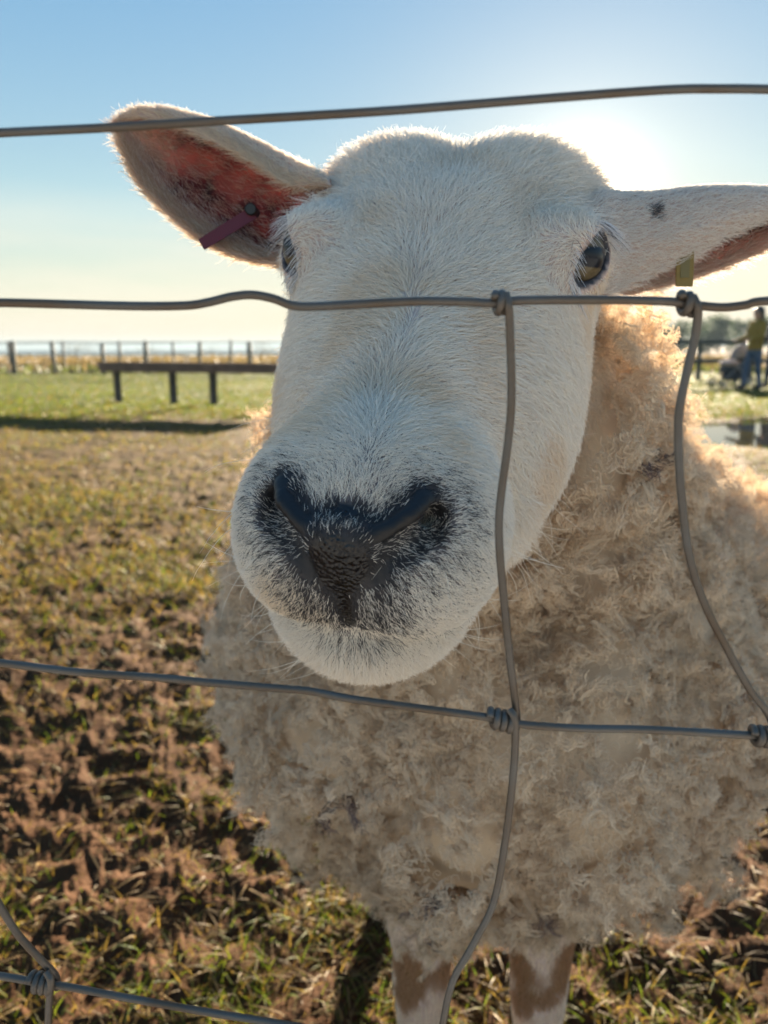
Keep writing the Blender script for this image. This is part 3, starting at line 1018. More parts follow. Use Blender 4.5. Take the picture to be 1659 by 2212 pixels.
def plate(pts, thick, away=np.array([0, 1., 0])):
    """rounded flat plate through 4 corners, with thickness"""
    p = np.array(pts); q = []
    for i in range(4):
        a, b_, c = p[i - 1], p[i], p[(i + 1) % 4]
        for t in (.06, 0, -.06):
            q.append(b_ + (a - b_) * .05 * (1 if t > 0 else .35 if t == 0 else 0) + (c - b_) * .05 * (1 if t < 0 else .35 if t == 0 else 0))
    q = np.array(q); n = len(q)
    v = np.vstack([q, q + away * thick])
    f = [tuple(range(n)), tuple(range(2 * n - 1, n - 1, -1))] + [(i, i + n, (i + 1) % n + n, (i + 1) % n) for i in range(n)]
    return v, f


v_, f_ = plate([P(428, 517, .487), P(532, 452, .505), P(556, 470, .505), P(441, 540, .486)], .0016)
t1 = mesh_obj('ear_tag', v_, f_, M_TAGR, sheep, smooth=False); t1['label'] = 'dark red plastic tag in the raised ear'
mb = MB(); c = P(543, 453, .506)
mb.tube([c + np.array([0, -.0035, 0]), c + np.array([0, -.0025, 0]), c + np.array([0, .012, 0])], [.0030, .0038, .0034], 20)
mb.build('tag_pin', M_PIN, t1, smooth=False).location = (0, 0, 0)
v_, f_ = plate([P(1462, 540, .4535), P(1500, 535, .4535), P(1497, 619, .450), P(1461, 619, .450)], .0016)
t2 = mesh_obj('ear_tag', v_, f_, M_TAGY, sheep, smooth=False); t2['label'] = 'yellow plastic tag hanging from the level ear'
v_, f_ = plate([P(1471, 556, .4527), P(1491, 554, .4527), P(1489, 600, .4502), P(1470, 600, .4502)], .0005)
mesh_obj('tag_print_panel', v_, f_, M_TAGD, t2, smooth=False).location = (0, 0, 0)

# ------------------------------------------------------------------ coat
fcen = sv[sf].mean(1); fnor = nrm(np.cross(sv[sf[:, 2]] - sv[sf[:, 0]], sv[sf[:, 3]] - sv[sf[:, 1]]))
f_wool = wool_w[sf].mean(1); f_pad = pad_w[sf].mean(1); f_dark = dark_w[sf].mean(1); f_eye = np.where(eye_d < .03, eop, .05)[sf].mean(1); f_mouth = d_mouth[sf].mean(1)
f_dn = d_nos[sf].mean(1)
qf = to_head(fcen)
view = nrm(CAM - fcen); facing = (fnor * view).sum(-1)
see = .12 + .88 * sstep(-.45, -.05, facing)

# face
w_face = (1 - f_wool) * (1 - sstep(.2, .6, f_pad)) * see * (d_leg[sf].mean(1) > .02) * (qf[:, 0] > -.17)
w_face = w_face * np.where(f_eye < .0016, 0, 1) * sstep(.0028, .0050, f_dn) * (1 + 1.3 * sstep(.12, .16, qf[:, 0])) * (1 - .3 * f_dark) * np.where(f_mouth < .0022, 0, 1)
NF = 150000 if not QUICK else 30000
fi, wt = scatter(sv, sf, NF, w_face, rng)
rt = interp(sv, sf, fi, wt); nr = nrm(interp(sn, sf, fi, wt)); q = to_head(rt)
qab = q.copy(); qab[:, 1] = np.abs(qab[:, 1])
sg = np.sign(q[:, 1])
# flow in head axes: outward from the bridge, up on the forehead, down on the muzzle, away from the nostrils
up_ = 1 - sstep(-.02, .07, q[:, 0]); dn = sstep(.150, .200, q[:, 0])
lat = np.clip(q[:, 1] / .022, -1, 1)
fl = np.stack([-.9 * up_ + (1 - up_) * (-.25) * (1 - dn) + dn * .25, lat * (1.0 - .45 * up_) + .12 * noise3(rt, 30, 4), -.35 * (1 - up_) - .5 * dn], -1)
cheek = sstep(.035, .065, np.abs(q[:, 1])) * (1 - dn) * (1 - up_ * .6)
fl = fl * (1 - cheek[:, None]) + np.stack([.10 + 0 * sg, sg * .25, -1.0 + 0 * sg], -1) * cheek[:, None]
low = sstep(.170, .200, q[:, 0]) * (1 - sstep(-.012, .004, q[:, 2]))
fl = fl * (1 - low[:, None]) + np.stack([.1 + 0 * sg, q[:, 1] / .035, -1 + 0 * sg], -1) * low[:, None]
topn = sstep(.170, .19, q[:, 0]) * sstep(.002, .012, q[:, 2])
fl = fl * (1 - topn[:, None]) + np.stack([-.8 + 0 * sg, q[:, 1] / .03, .3 + 0 * sg], -1) * topn[:, None]
er = qab - EYE_C
ne = np.exp(-(np.linalg.norm(er, axis=1) / .030) ** 2)
rad_dir = nrm(er - EYE_O * (er @ EYE_O)[:, None]); rad_dir[:, 1] *= np.where(sg == 0, 1, sg)
fl = fl * (1 - ne[:, None]) + rad_dir * ne[:, None] * 1.2
fl = fl + .28 * np.stack([noise3(rt, 55, 31), noise3(rt, 55, 32), noise3(rt, 55, 33)], -1)
flw = fl @ M_H
L = (.0105 - .0060 * sstep(.13, .185, q[:, 0])) * rng.uniform(.65, 1.25, NF)
poll = sstep(-.03, -.075, q[:, 0])
L = L * (1 + .75 * poll) * (1 - .68 * ne) * (1 - .35 * interp(dark_w, sf, fi, wt))
chin = (q[:, 0] > .12) & (q[:, 2] < -.045)
L = np.where(chin, L * 1.55, L)
lift = rng.uniform(.12, .42, NF) + .42 * poll + np.where(chin, .12, 0) + .16 * sstep(.10, .02, np.abs(q[:, 0] - .10)) * sstep(.03, .0, np.abs(q[:, 1]))
hp = comb(rt, nr, flw, L, 6, lift, .35, .30, rng)
dk = interp(dark_w, sf, fi, wt)
lw = 1 - sstep(.003, .010, interp(d_mouth, sf, fi, wt))
base = np.array([.93, .87, .78]) * rng.uniform(.86, 1.06, (NF, 1))
cream = sstep(.0, .45, fbm(rt, 24, 2, seed=41))[:, None] * .8
base = base * (1 - cream) + np.array([.84, .72, .57]) * cream
tr = interp(tear, sf, fi, wt)
gmask = np.clip(np.maximum(dk * 1.05, .30 * (1 - sstep(.010, .026, np.minimum(interp(d_nos, sf, fi, wt), 9)))), 0, 1)
ll = (1 - sstep(.008, .026, np.abs(q[:, 1]))) * (1 - sstep(-.047, -.040, q[:, 2])) * sstep(-.062, -.050, q[:, 2]) * (q[:, 0] > .19)
gmask = np.maximum(gmask, np.maximum(np.maximum(.5 * lw, .28 * ll), .55 * tr))
isd = rng.random(NF) < gmask * .85
base = np.where(isd[:, None], np.array([.022, .021, .024]), base)
base = np.clip(base, .01, .95)
fur = hair_obj('face_fur', hp, rng.uniform(.00011, .00022, NF) * (1 - .35 * sstep(.13, .18, to_head(hp[:, 0])[:, 0])), base, M_FUR, sheep, .3)
fur['kind'] = 'stuff'

# long stray hairs on the poll that catch the sun, whiskers, lashes
w_p = (1 - f_wool) * (qf[:, 0] < -.03) * see
fi, wt = scatter(sv, sf, 2600, w_p, rng)
rt = interp(sv, sf, fi, wt); nr = nrm(interp(sn, sf, fi, wt))
fl = np.tile(np.array([-.7, 0, .5]), (len(rt), 1)) + rng.normal(0, .35, (len(rt), 3))
hp = comb(rt, nr, fl @ M_H, rng.uniform(.010, .024, len(rt)), 7, .9, .5, .5, rng)
st = hair_obj('stray_hair', hp, np.full(len(rt), .00009), np.tile((.88, .85, .8), (len(rt), 1)), M_FUR, sheep, .3); st['kind'] = 'stuff'

w_w = (1 - f_wool) * (d_leg[sf].mean(1) > .1) * (qf[:, 0] > .10) * (qf[:, 2] < -.0) * (np.abs(qf[:, 1]) > .018) * (f_dark < .5)
fi, wt = scatter(sv, sf, 150, w_w, rng)
rt = interp(sv, sf, fi, wt); nr = nrm(interp(sn, sf, fi, wt))
fl = np.stack([rng.normal(.2, .3, 150), np.sign(to_head(rt)[:, 1]) * .8, rng.normal(-.9, .3, 150)], -1)
hp = comb(rt, nr, fl @ M_H, rng.uniform(.018, .042, 150), 8, .75, .5, .4, rng)
wk = hair_obj('whisker', hp, np.full(150, .00013), np.tile((.85, .8, .7), (150, 1)), M_FUR, sheep, .25); wk['kind'] = 'stuff'

for sgn in (1, -1):
    n = 260
    u = nrm(np.array([.92, -.30, -.22])); u = nrm(u - EYE_O * (u @ EYE_O)); v = np.cross(EYE_O, u)
    v = v if v[2] > 0 else -v
    a = rng.uniform(-.15, 1.15, n) * math.pi
    rp_ = EYE_C + EYE_O * (EYE_R * .60) + (np.cos(a)[:, None] * u * .0185 + np.sin(a)[:, None] * v * .0135) * rng.uniform(.98, 1.12, (n, 1))
    dr = nrm(EYE_O * .9 + np.cos(a)[:, None] * u * .3 + np.sin(a)[:, None] * v * .4 + np.array([.1, .1, -.9]) * .35 + rng.normal(0, .15, (n, 3)))
    fx = np.array([1, sgn, 1])
    rt = from_head(rp_ * fx); dw = (dr * fx) @ M_H
    k = 6; Ls = rng.uniform(.006, .015, n)
    t = np.linspace(0, 1, k)
    hp = rt[:, None] + dw[:, None] * (t[None, :, None] * Ls[:, None, None]) + np.array([0, 0, -1.])[None, None] * (t[None, :, None] ** 2 * Ls[:, None, None] * .5)
    la = hair_obj('eyelashes', hp, np.full(n, .00013), np.where(rng.random((n, 1)) < .25, np.array([[.12, .1, .1]]), np.array([[.85, .83, .82]])), M_FUR, sheep, .3)
    la['kind'] = 'stuff'

# ear coat
for gi, (V, Fc, inner, U2, V2, ed, surf, nn, s_in) in enumerate(ear_geo):
    Nn = vnormals(V, Fc)
    f_in = inner[Fc].mean(1); f_ed = ed[Fc].mean(1); f_u = U2[Fc].mean(1)
    wE = np.where(f_in < .5, 1.0, .22 + .9 * (1 - sstep(.02, .17, f_ed)) + .6 * sstep(.70, .95, f_u))
    n = 26000 if not QUICK else 6000
    fi, wt = scatter(V, Fc, n, wE, rng)
    rt = interp(V, Fc, fi, wt); nr = nrm(interp(Nn, Fc, fi, wt))
    axis = nrm((surf[-1].mean(0) - surf[0].mean(0))[None])[0]
    vv = interp(V2, Fc, fi, wt)
    ii = interp(inner.astype(float), Fc, fi, wt)
    fl = np.tile(axis, (n, 1)) + rng.normal(0, .22, (n, 3))
    edw = interp(ed, Fc, fi, wt)
    Ls = rng.uniform(.004, .0075, n) * (1 + .6 * (edw < .06))
    hp = comb(rt, nr, fl, Ls, 5, .30, .3, .3, rng)
    cc = np.array([.82, .77, .71]) * rng.uniform(.85, 1.08, (n, 1))
    cc = np.where((ii > .5)[:, None] & (rng.random((n, 1)) < .75), np.array([.62, .46, .36]) * rng.uniform(.8, 1.1, (n, 1)), cc)
    if gi == 0:
        cc = cc * np.where((edw < .10)[:, None], np.array([.93, .80, .64]), np.array([.97, .91, .84]))  # raised ear's golden backlit rim painted into the fur colour
    if gi == 1:
        dsp = np.linalg.norm(rt - P(1408, 456, .447), axis=1)
        cc = np.where(((dsp < .0042 + .0012 * noise3(rt, 400, 3)) & (ii < .5))[:, None], np.array([.05, .048, .05]), cc)
    eh = hair_obj('ear_fur', hp, rng.uniform(.00010, .00016, n), np.clip(cc, .01, .92), M_FUR, sheep, .3); eh['kind'] = 'stuff'

# long hairs sweeping from the head over the base of each ear
for cen_, tip_ in ((P(668, 430, .485), P(450, 330, .53)), (P(1285, 500, .45), P(1480, 480, .46))):
    w_t = (1 - f_wool) * np.exp(-(np.linalg.norm(fcen - cen_, axis=1) / .022) ** 2) * np.where(f_eye < .01, 0, 1)
    n = 2600
    fi, wt = scatter(sv, sf, n, w_t + 1e-12, rng)
    rt = interp(sv, sf, fi, wt); nr = nrm(interp(sn, sf, fi, wt))
    fl = np.tile(nrm((tip_ - cen_)[None])[0], (n, 1)) + rng.normal(0, .25, (n, 3))
    hp = comb(rt, nr, fl, rng.uniform(.010, .024, n), 7, .30, .4, .3, rng)
    et = hair_obj('ear_tuft', hp, rng.uniform(.00010, .00017, n), np.clip(np.array([.92, .86, .78]) * rng.uniform(.88, 1.04, (n, 1)), 0, .95), M_FUR, sheep, .3); et['kind'] = 'stuff'

# legs
w_l = (1 - f_wool) * (d_leg[sf].mean(1) < .02) * (fcen[:, 2] > .045) * (fcen[:, 2] < .45) * np.where(fcen[:, 1] < 1, 1.0, .12) * np.where(fcen[:, 2] > .16, 1, .4)
n = 22000 if not QUICK else 6000
fi, wt = scatter(sv, sf, n, w_l, rng)
rt = interp(sv, sf, fi, wt); nr = nrm(interp(sn, sf, fi, wt))
hp = comb(rt, nr, np.tile((0, 0, -1.), (n, 1)), rng.uniform(.006, .011, n), 5, .22, .3, .25, rng)
knee = (1 - sstep(.018, .034, np.abs(rt[:, 2] - .272 + .030 * noise3(rt, 38, 6) + .012 * noise3(rt, 90, 7)))) * (1 - sstep(-.4, .5, nr[:, 1]))
cc = np.array([.84, .71, .56]) * rng.uniform(.85, 1.08, (n, 1))
cc = cc * (1 - knee[:, None] * .9) + np.array([.36, .17, .055]) * knee[:, None] * .9
lf = hair_obj('leg_hair', hp, rng.uniform(.0002, .00034, n), np.clip(cc, .01, .92), M_FUR, sheep, .4); lf['kind'] = 'stuff'

# wool: crimped locks gathered in rounded clumps
w_wl = f_wool * see * np.where(fcen[:, 1] > 1.25, .25, 1.0)
NL = 14000 if not QUICK else 2500
SP = 12
fi, wt = scatter(sv, sf, NL, w_wl, rng)
rt = interp(sv, sf, fi, wt); nr = nrm(interp(sn, sf, fi, wt))


def billow(p):
    q = p + .012 * np.stack([noise3(p, 18, 1), noise3(p, 18, 2), noise3(p, 18, 3)], -1)
    return .050 * np.abs(noise3(q, 18, 55)) + .028 * np.abs(noise3(q, 41, 56))


b0 = billow(rt)
grad = np.stack([(billow(rt + e_) - b0) / .003 for e_ in np.eye(3) * .003], -1)
grad = grad - nr * (grad * nr).sum(-1, keepdims=True)
rt = rt + nr * (b0 - .003)[:, None]
grad = grad / np.maximum(1, np.linalg.norm(grad, axis=1, keepdims=True) / 1.3)
nr = nrm(nr - grad * .9)
Ll = rng.uniform(.010, .020, NL)
lean = nrm(nr + np.array([0, 0, -.25]) + rng.normal(0, .30, (NL, 3)))
ax1 = nrm(np.cross(lean, rng.normal(0, 1, (NL, 3)))); ax2 = np.cross(lean, ax1)
K = 10
t = np.linspace(0, 1, K)
stain = sstep(.05, .6, fbm(rt, 9, 3, seed=71))
lc = np.array([.76, .63, .475]) * rng.uniform(.94, 1.04, (NL, 1))
lc = lc * (1 - .55 * stain[:, None]) + np.array([.56, .43, .29]) * .55 * stain[:, None]
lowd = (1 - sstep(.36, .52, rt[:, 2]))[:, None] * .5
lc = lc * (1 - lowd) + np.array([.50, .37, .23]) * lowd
for (u, v, Y, r_) in ((925, 1965, .62, .011), (920, 2010, .62, .010), (1172, 1972, .62, .010), (1340, 1645, .60, .006), (700, 1770, .62, .008), (750, 1640, .60, .006), (1400, 1005, .58, .006), (745, 1735, .6, .009)):
    pc = P(u, v, Y); ray = nrm((pc - CAM)[None])[0]
    rel = rt - CAM; off = np.linalg.norm(rel - (rel @ ray)[:, None] * ray, axis=1)
    k_ = (off < r_) & ((nr * -ray).sum(-1) > 0)
    lc[k_] = np.array([.16, .12, .11]) * rng.uniform(.7, 1.5, (int(k_.sum()), 1))
pts_all = np.empty((NL, SP, K, 3), dtype=np.float32)
rl = rng.uniform(.0040, .0070, NL)
wave = rng.uniform(.006, .011, NL); ph = rng.uniform(0, 6.28, NL); amp = rng.uniform(.0014, .0030, NL)
bend1 = rng.normal(0, .45, (NL, 1)); bend2 = rng.normal(0, .45, (NL, 1))
for s_ in range(SP):
    r0 = np.sqrt(rng.random(NL)) * rl * 1.25; a0 = rng.random(NL) * 6.28
    ls = Ll * rng.uniform(.75, 1.1, NL)
    phs = ph + rng.normal(0, .9, NL)
    for k in range(K):
        shrink = 1 - .42 * t[k]
        ox = r0 * np.cos(a0) * shrink; oy = r0 * np.sin(a0) * shrink
        w_ = 2 * math.pi * ls * t[k] / wave + phs
        cx = ox + amp * np.cos(w_) * min(1, t[k] * 2.5) + (bend1[:, 0] * t[k] ** 2) * ls
        cy = oy + amp * np.sin(w_) * min(1, t[k] * 2.5) + (bend2[:, 0] * t[k] ** 2) * ls
        pts_all[:, s_, k] = rt - nr * .003 + lean * (ls * t[k])[:, None] + ax1 * cx[:, None] + ax2 * cy[:, None]
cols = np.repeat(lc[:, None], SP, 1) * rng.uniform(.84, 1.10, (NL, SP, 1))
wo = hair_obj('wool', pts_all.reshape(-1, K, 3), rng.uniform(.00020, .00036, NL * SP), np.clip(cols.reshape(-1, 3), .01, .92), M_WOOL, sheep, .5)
wo['kind'] = 'stuff'

# fine under-wool filling the gaps between the locks
NU = 75000 if not QUICK else 20000
fi, wt = scatter(sv, sf, NU, w_wl, rng)
rt = interp(sv, sf, fi, wt); nr = nrm(interp(sn, sf, fi, wt))
b0 = billow(rt)
grad = np.stack([(billow(rt + e_) - b0) / .003 for e_ in np.eye(3) * .003], -1)
grad = grad - nr * (grad * nr).sum(-1, keepdims=True)
rt = rt + nr * (b0 - .003)[:, None]
dirn = nrm(nr - grad * .9 + rng.normal(0, .55, (NU, 3)))
ax1 = nrm(np.cross(dirn, rng.normal(0, 1, (NU, 3)))); ax2 = np.cross(dirn, ax1)
K = 7; t = np.linspace(0, 1, K)
Lu = rng.uniform(.006, .012, NU); am = rng.uniform(.0010, .0030, NU); wv = rng.uniform(.006, .012, NU); ph = rng.uniform(0, 6.28, NU)
hp = np.empty((NU, K, 3), dtype=np.float32)
for k in range(K):
    w_ = 2 * math.pi * Lu * t[k] / wv + ph
    hp[:, k] = rt + dirn * (Lu * t[k])[:, None] + ax1 * (am * (np.cos(w_) - np.cos(ph)))[:, None] + ax2 * (am * (np.sin(w_) - np.sin(ph)))[:, None]
cu = np.array([.68, .55, .40]) * rng.uniform(.85, 1.08, (NU, 1))
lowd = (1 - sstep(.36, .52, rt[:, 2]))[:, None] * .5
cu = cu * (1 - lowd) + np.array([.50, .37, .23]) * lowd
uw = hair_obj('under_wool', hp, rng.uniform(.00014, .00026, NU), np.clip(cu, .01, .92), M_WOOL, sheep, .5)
uw['kind'] = 'stuff'


# short hair blending the cheek into the neck wool
w_b = sstep(.01, .12, f_wool) * (1 - sstep(.9, 1.0, f_wool)) * (fcen[:, 2] > .6)
w_b = np.maximum(w_b, .8 * f_wool * np.exp(-(np.maximum(d_head[sf].mean(1), 0) / .03) ** 2)) * see
n = 26000 if not QUICK else 5000
fi, wt = scatter(sv, sf, n, w_b + 1e-12, rng)
rt = interp(sv, sf, fi, wt); nr = nrm(interp(sn, sf, fi, wt))
hp = comb(rt, nr, np.tile((.1, .3, -1.), (n, 1)) + rng.normal(0, .5, (n, 3)), rng.uniform(.008, .020, n), 7, rng.uniform(.3, .9, n), .8, .6, rng)
bh = hair_obj('cheek_wool', hp, rng.uniform(.00016, .00028, n), np.array([.76, .63, .48]) * rng.uniform(.88, 1.1, (n, 1)), M_WOOL, sheep, .4)
bh['kind'] = 'stuff'
# ================================================================== wire mesh fence in front
fence = empty('wire_mesh_fence', (0, .235, 0))
tag(fence, 'galvanised wire mesh fence with twisted knots in front of the sheep', 'fence')
YF = .235
WR = .00130
H_WIRES = [
    [(-900, 338), (-300, 305), (0, 287), (230, 276), (460, 262), (830, 240), (1200, 211), (1440, 194), (1560, 192), (1659, 193), (1900, 200), (2500, 190)],
    [(-900, 640), (-300, 652), (0, 654), (130, 657), (290, 661), (400, 660), (450, 653), (500, 641), (545, 637), (590, 645), (632, 660), (680, 662), (760, 658), (900, 651), (1000, 652), (1070, 655), (1130, 649), (1300, 648), (1440, 651), (1500, 659), (1560, 664), (1610, 659), (1659, 650), (1900, 640), (2500, 648)],
    [(-900, 1330), (-300, 1396), (0, 1432), (180, 1453), (330, 1463), (460, 1475), (600, 1487), (670, 1493), (760, 1510), (900, 1529), (1050, 1549), (1130, 1565), (1250, 1573), (1400, 1576), (1600, 1587), (1700, 1594), (2000, 1610), (2500, 1640)],
    [(-900, 1960), (-300, 2060), (0, 2108), (75, 2121), (160, 2134), (250, 2151), (430, 2183), (620, 2214), (900, 2262), (1500, 2370)],
]
for i, w in enumerate(H_WIRES):
    path = catmull([P(u, v, YF) for u, v in w], 10)
    v_, f_ = tube_geo(path, WR * (1.0 if i else .96), 12)
    mesh_obj('horizontal_wire', np.array(v_), f_, M_WIRE, fence)


def wire_y(i, u):
    w = np.array(H_WIRES[i]); c = catmull(w, 10)
    return float(np.interp(u, c[:, 0], c[:, 1]))


def vwire(pts):
    path = catmull([P(u, v, YF - dy) for u, v, dy in pts], 10)
    v_, f_ = tube_geo(path, WR * .98, 12)
    mesh_obj('vertical_wire', np.array(v_), f_, M_WIRE, fence)


f_ = 2 * WR
vwire([(1092, 634, .0012), (1098, 660, f_), (1101, 700, .0018), (1105, 850, .0006), (1098, 950, .0), (1086, 1040, .0), (1078, 1120, .0), (1080, 1200, .0), (1089, 1300, .0), (1101, 1420, .0), (1111, 1500, -.001), (1116, 1545, -.0022), (1115, 1575, -.0026)])
vwire([(1099, 1532, .0012), (1111, 1552, f_), (1113, 1600, .0016), (1108, 1680, .0006), (1091, 1820, 0), (1066, 1950, 0), (1022, 2040, 0), (978, 2120, 0), (958, 2205, 0), (950, 2260, 0), (960, 2330, 0)])
vwire([(1496, 640, .0012), (1506, 662, f_), (1507, 690, .0018), (1500, 735, .0006), (1480, 820, 0), (1466, 900, 0), (1467, 1000, 0), (1475, 1100, 0), (1489, 1200, 0), (1520, 1300, 0), (1570, 1400, 0), (1620, 1490, 0), (1655, 1535, 0), (1672, 1575, -.0022), (1672, 1605, -.0026)])
vwire([(1660, 1572, .0012), (1671, 1592, f_), (1674, 1650, .001), (1668, 1800, 0), (1680, 2000, 0), (1720, 2300, 0)])
vwire([(-160, 1600, 0), (-90, 1790, 0), (-30, 1905, 0), (0, 1957, 0), (40, 2020, 0), (90, 2075, 0), (120, 2108, -.0022), (124, 2135, -.0026)])
vwire([(100, 2098, .0012), (110, 2120, f_), (107, 2150, .0016), (104, 2212, 0), (104, 2330, 0)])


def knot(i, u0, u1, turns, dens=18):
    """wire wound round a horizontal wire between u0 and u1"""
    n = int(turns * dens) + 1
    pts = []
    for k in range(n):
        t = k / (n - 1)
        u = u0 + (u1 - u0) * t
        c = P(u, wire_y(i, u), YF)
        a = 2 * math.pi * turns * t + math.pi * .15
        pts.append(c + 2 * WR * np.array([0, -math.cos(a), math.sin(a)]))
    v_, f_ = tube_geo(np.array(pts), WR * .98, 12)
    mesh_obj('wire_knot', np.array(v_), f_, M_WIRE, fence)


knot(1, 1067, 1091, 1.7)
knot(1, 1468, 1496, 1.7)
knot(2, 1057, 1106, 3.2)
knot(2, 1624, 1668, 2.8)
knot(3, 68, 112, 3.2)
# ================================================================== things across the field
M_WOODD = simple_mat('dark_weathered_wood', (.055, .048, .045), .8, noise=.35, nscale=12, bump=.3)
M_WOODR = simple_mat('reddish_brown_wood', (.13, .075, .055), .75, noise=.3, nscale=9, bump=.3)
M_WOODG = simple_mat('grey_green_post_wood', (.05, .06, .058), .8, noise=.3, nscale=14, bump=.3)
M_FWIRE = simple_mat('fence_wire', (.10, .13, .13), .5, .3)

# --- trough on posts
a = G(232, 866); b_ = G(700, 880)
trough = empty('feeding_trough', tuple((a + b_) / 2))
tag(trough, 'long low reddish-brown wooden feed trough on posts in the left field', 'trough')
d = nrm((b_ - a)[None])[0]; rz = math.atan2(d[1], d[0]); ln = float(np.linalg.norm(b_ - a))
L_ = .40
mid = (a + b_) / 2
nrm_ = np.array([-d[1], d[0], 0])
for (off, zc, hh, nm) in ((-.15, .555, .15, 'side_board'), (.15, .555, .15, 'side_board')):
    MB().box(mid + nrm_ * off + np.array([0, 0, zc]), (ln, .03, hh), rz, bev=.006).build(nm, M_WOODR, trough)
MB().box(mid + np.array([0, 0, .492]), (ln - .02, .268, .022), rz, bev=.004).build('bottom_board', M_WOODR, trough)
for s_ in (-1, 1):
    MB().box(mid + d * s_ * (ln / 2 - .03) + np.array([0, 0, .565]), (.03, .266, .115), rz, bev=.004).build('end_board', M_WOODR, trough)
for px in (259, 387, 475, 640):
    t = (px - 232) / (700 - 232)
    c = a + (b_ - a) * t
    for off in (0.0,):
        MB().box(c + nrm_ * off + np.array([0, 0, .19]), (.095, .09, .575), rz, bev=.008).build('post', M_WOODD, trough)

# --- far post and wire fences
def post_fence(label, spots, h, wires, wlabel, thick=.09):
    """spots: list of world ground points"""
    root = empty('post_and_wire_fence', tuple(spots[0]))
    tag(root, label, 'fence')
    for p in spots:
        hh = h * rng.uniform(.97, 1.05)
        mb = MB(); q = np.array([p[0], p[1], float(ground_z(np.array(p[0]), np.array(p[1])))])
        r = thick / 2 * rng.uniform(.9, 1.2)
        tl = rng.normal(0, .02, 2)
        mb.tube([q + np.array([0, 0, -.15]), q + np.array([tl[0] * .5, tl[1] * .5, hh * .5]), q + np.array([tl[0], tl[1], hh - .03]), q + np.array([tl[0], tl[1], hh])], [r, r, r * .97, r * .6], 10)
        mb.build('post', M_WOODG, root, smooth=True)
    for z in wires:
        pth = [np.array([p[0], p[1] - thick / 2 - .004, float(ground_z(np.array(p[0]), np.array(p[1]))) + z]) for p in spots]
        mb = MB(); mb.tube(pth, .016, 6); mb.build('wire', M_FWIRE, root, smooth=True)


def at(px, Y):
    p = P(px, 760, Y); return np.array([p[0], p[1], 0])


post_fence('nearer post and wire fence on the left, posts close together', [at(px, 25) for px in (-150, -60, 28, 115, 222, 315, 430, 540, 640, 745, 850)], 1.0, (.95, .62, .3), '', .13)
post_fence('second thinner fence line behind the nearer one on the left', [at(px, 32) for px in (-110, 20, 137, 258, 375, 497, 615, 735, 860)], 1.05, (1.0, .6), '', .11)

# --- rail fence on the right
rail = empty('rail_fence', tuple(at(1560, 21)))
tag(rail, 'dark wooden post and rail fence behind the people on the right', 'fence')
pp = [at(px, 21) for px in (1180, 1290, 1400, 1512, 1625, 1740, 1850)]
for p in pp:
    MB().box((p[0], p[1], .48), (.11, .09, 1.16), 0, bev=.01).build('post', M_WOODG, rail)
for z in (.97, .48):
    for p, q in zip(pp[:-1], pp[1:]):
        c = (p + q) / 2
        MB().box((c[0], c[1] - .075, z), (q[0] - p[0] - .012, .05, .13), 0, bev=.008).build('rail', M_WOODG, rail)

# --- people, built from blended volumes into one continuous figure each
def figure(name, base, yaw, sdf, colf, label, mat):
    ax = lambda lo, hi: np.arange(lo, hi, .016)
    X, Y, Z = ax(-.42, .42), ax(-.42, .42), ax(-.02, 1.78)
    g = np.stack(np.meshgrid(X, Y, Z, indexing='ij'), -1)
    v, f = surface_nets(sdf(g), X, Y, Z)
    col = colf(v)
    c, s = math.cos(yaw), math.sin(yaw)
    w = v @ np.array([[c, s, 0], [-s, c, 0], [0, 0, 1]]) + np.asarray(base)
    root = empty(name, tuple(base)); tag(root, label, 'person')
    mesh_obj('body', w, f, mat, root, colors=col)
    return root


def person_sdf(stride=.10, arm=(.30, .16)):
    def f(p):
        d = sd_ell(p, (0, 0, 1.53), (.088, .100, .118))                       # head
        d = smin(d, sd_ell(p, (0, -.095, 1.515), (.016, .02, .022)), .02)     # nose
        d = smin(d, sd_cap(p, (0, .01, 1.36), (0, 0, 1.46), .055, .05), .03)
        d = smin(d, sd_ell(p, (0, .01, 1.18), (.185, .125, .20)), .05)        # chest
        d = smin(d, sd_ell(p, (0, .01, .93), (.175, .135, .20)), .08)         # hips, coat
        for s in (-1, 1):
            d = smin(d, sd_poly(p, [(s * .17, .01, 1.32), (s * .225, -.02, 1.06), (s * .17, -arm[0], .98)], (.062, .052, .036)), .03)
            d = smin(d, sd_ell(p, (s * .165, -arm[0] - .05, .975), (.030, .048, .032)), .02)
            d = smin(d, sd_poly(p, [(s * .085, .0, .84), (s * .09, s * stride * .5 - .02, .48), (s * .09, s * stride, .07)], (.098, .068, .048)), .03)
            d = smin(d, sd_ell(p, (s * .09, s * stride - .06, .045), (.042, .115, .045)), .02)
        return d
    return f


def person_col(coat, legs, shoe, skin_c=(.45, .27, .20)):
    def f(v):
        c = np.tile(np.array(coat), (len(v), 1))
        c[v[:, 2] < .80] = legs
        c[v[:, 2] < .09] = shoe
        c[(v[:, 2] > 1.40)] = skin_c
        c[(v[:, 1] < -.31) & (v[:, 2] > .9) & (v[:, 2] < 1.06)] = skin_c
        return c * (1 + .12 * noise3(v, 14, 3))[:, None]
    return f


M_CLOTH = col_mat('clothing', rough=.85, spec=.2)
M_HAIR = simple_mat('dark_hair', (.03, .025, .025), .5)


